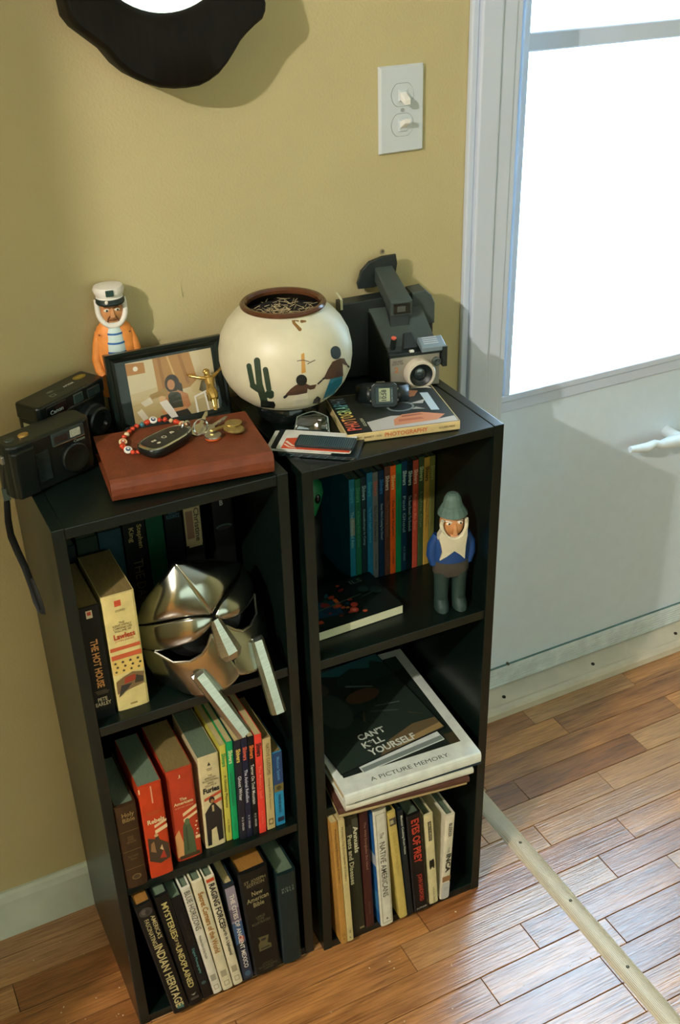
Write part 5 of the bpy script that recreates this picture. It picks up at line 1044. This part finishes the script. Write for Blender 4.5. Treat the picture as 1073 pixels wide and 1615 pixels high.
for s in (-1, 1):
    def q(x, y, z): return (s * x - .16 * max(0, y), y, z)
    # forehead half: crease at the centre, brow at the bottom, temple at the side
    patch([[q(0, .082, .000), q(.020, .070, -.004), q(.044, .052, -.018), q(.056, .036, -.038)],
           [q(0, .052, .016), q(.026, .048, .010), q(.052, .036, -.012), q(.066, .026, -.040)],
           [q(0, .024, .021), q(.030, .027, .012), q(.060, .021, -.016), q(.076, .016, -.046)],
           [q(0, .003, .021), q(.024, .014, .014), q(.062, .014, -.020), q(.080, .010, -.050)]], 14, 12, .002, 'forehead_plate', met)
    patch([[q(.002, .001, .0235), q(.024, .0125, .0170), q(.063, .0120, -.018), q(.081, .008, -.050)],
           [q(.006, -.006, .0235), q(.030, -.004, .0190), q(.068, -.008, -.018), q(.084, -.010, -.052)],
           [q(.013, -.013, .0190), q(.036, -.018, .0150), q(.070, -.027, -.024), q(.084, -.028, -.055)]], 14, 8, .003, 'brow_plate', met)
    # cheek: from the eye rim to the jaw
    patch([[q(.0100, -.020, .0180), q(.0200, -.034, .0150), q(.0300, -.0440, .0090), q(.0450, -.0500, -.002), q(.0620, -.0470, -.0160), q(.0750, -.0300, -.0340), q(.084, -.030, -.055)],
           [q(.0060, -.045, .0225), q(.0180, -.055, .0180), q(.0310, -.0590, .0100), q(.0470, -.0620, -.0020), q(.0640, -.0600, -.0180), q(.0770, -.0530, -.0360), q(.086, -.052, -.058)],
           [q(.0000, -.074, .0250), q(.0130, -.080, .0225), q(.0290, -.0800, .0120), q(.0480, -.0800, -.0030), q(.0640, -.0790, -.0200), q(.0760, -.0770, -.0380), q(.085, -.075, -.060)],
           [q(.0000, -.090, .0245), q(.0130, -.096, .0235), q(.0280, -.1030, .0150), q(.0480, -.1060, -.0040), q(.0620, -.1030, -.0220), q(.0720, -.0930, -.0400), q(.080, -.087, -.060)]], 24, 12, .0, 'cheek_plate', met)
    # rolled eye rim
    g = G(); g.tube([q(.0100, -.020, .0195), q(.0200, -.034, .0165), q(.0300, -.0440, .0105), q(.0450, -.0500, -.0005), q(.0620, -.0470, -.0145), q(.0750, -.0300, -.0325)], .0018, 8); g.out('eye_rim', met2, mk, True)
    # prong: square bar with a raised ridge
    P0, P1 = Vector(q(.0440, -.066, .0040)), Vector(q(.0265, -.166, .0300))
    d_ = (P1 - P0).normalized(); ax = Vector((1, 0, 0)); ax = (ax - d_ * ax.dot(d_)).normalized(); nz = ax.cross(d_); nz = nz if nz.z > 0 else -nz
    def ring(P, w_, h_): return [P - ax*w_ - nz*.004, P + ax*w_ - nz*.004, P + ax*w_ + nz*h_*.4, P + ax*w_*.55 + nz*h_, P - ax*w_*.55 + nz*h_, P - ax*w_ + nz*h_*.4]
    g = G(); g.rings([ring(P0, .0090, .0030), ring(P0 + d_*.004, .0096, .0075), ring(P0.lerp(P1, .5), .0098, .0090), ring(P1, .0098, .0080)]); g.out('prong', met2, mk)
# nose guard
g = G(); N0, N1 = Vector((0, -.004, .026)), Vector((0, -.056, .040))
def nring(P, w_, b): return [P + Vector((-w_, 0, -b)), P + Vector((w_, 0, -b)), P + Vector((w_*1.05, 0, -b*.35)), P + Vector((w_*.45, .002, .0012)), P + Vector((-w_*.45, .002, .0012)), P + Vector((-w_*1.05, 0, -b*.35))]
g.rings([nring(N0, .0065, .008), nring(N0.lerp(N1, .5), .0110, .014), nring(N1 + Vector((0, .006, 0)), .0140, .018), nring(N1 + Vector((0, -.004, -.004)), .0100, .015)]); ng = g.out('nose_guard', met2, mk)
g = G(); g.ell((0, -.0620, .030), (.0035, .0012, .0022), 12, 6); g.out('nostril_hole', mat('hole_black', (6, 8, 7), .9), ng)
g = G(); g.loft([(-.066, 0, -.014, .030, .040), (-.056, 0, -.014, .056, .060), (-.034, 0, -.014, .062, .060), (-.012, 0, -.016, .046, .046)], 28); g.out('leather_liner', mat('liner_black', (9, 13, 11), .6), mk, True)

# ------------------------------------------------------------------ green-faced toy figure at the back of the right case's top shelf
al = thing('alien_figure', 'dark toy figure with a narrow green face at the back of the top shelf', 'toy figure', RM @ TR(.0920, .2000, S1 + .0003, math.radians(-12)))
g = G(); g.loft([(0, 0, 0, .018, .016), (.01, 0, 0, .018, .016), (.05, 0, 0, .012, .012), (.090, 0, 0, .016, .013), (.105, 0, 0, .008, .008), (.112, 0, 0, .006, .006)], 18); g.out('body', mat('toy_dark', (10, 18, 12), .6), al, True)
g = G(); g.loft([(.104, 0, -.004, .004, .004), (.112, 0, -.003, .010, .010), (.128, 0, -.001, .017, .015), (.146, 0, 0, .022, .018), (.160, 0, .001, .020, .017), (.168, 0, .002, .011, .010)], 22); hd = g.out('head', mat('toy_green', (30, 112, 62), .5, var=.2), al, True)
for s in (-1, 1):
    g = G(); g.ell((s*.010, -.0150, .142), (.0050, .0035, .0080), 12, 8); g.out('eye', mat('toy_eye', (6, 10, 8), .3), hd, True)

# ------------------------------------------------------------------ crumbs and paint flecks on the floor
random.seed(9); g = G()
for k in range(70):
    if k < 40: x, y = random.gauss(-.14, .06), random.gauss(-.24, .10)
    else: x, y = random.uniform(.15, .65), random.uniform(-.50, -.31)
    if x > -.085 and y > -.30: continue
    s_ = random.uniform(.0005, .0014); a = random.uniform(0, 3.1)
    g.M = TR(x, y, .0004, a); g.box((-s_, -s_*.6, 0), (s_, s_*.6, s_*.5))
cr = g.out('crumb_litter', mat('crumb_white', (220, 206, 170), .7)); tag(cr, 'pale crumbs and paint flecks scattered on the oak floor', 'crumbs'); cr['kind'] = 'stuff'
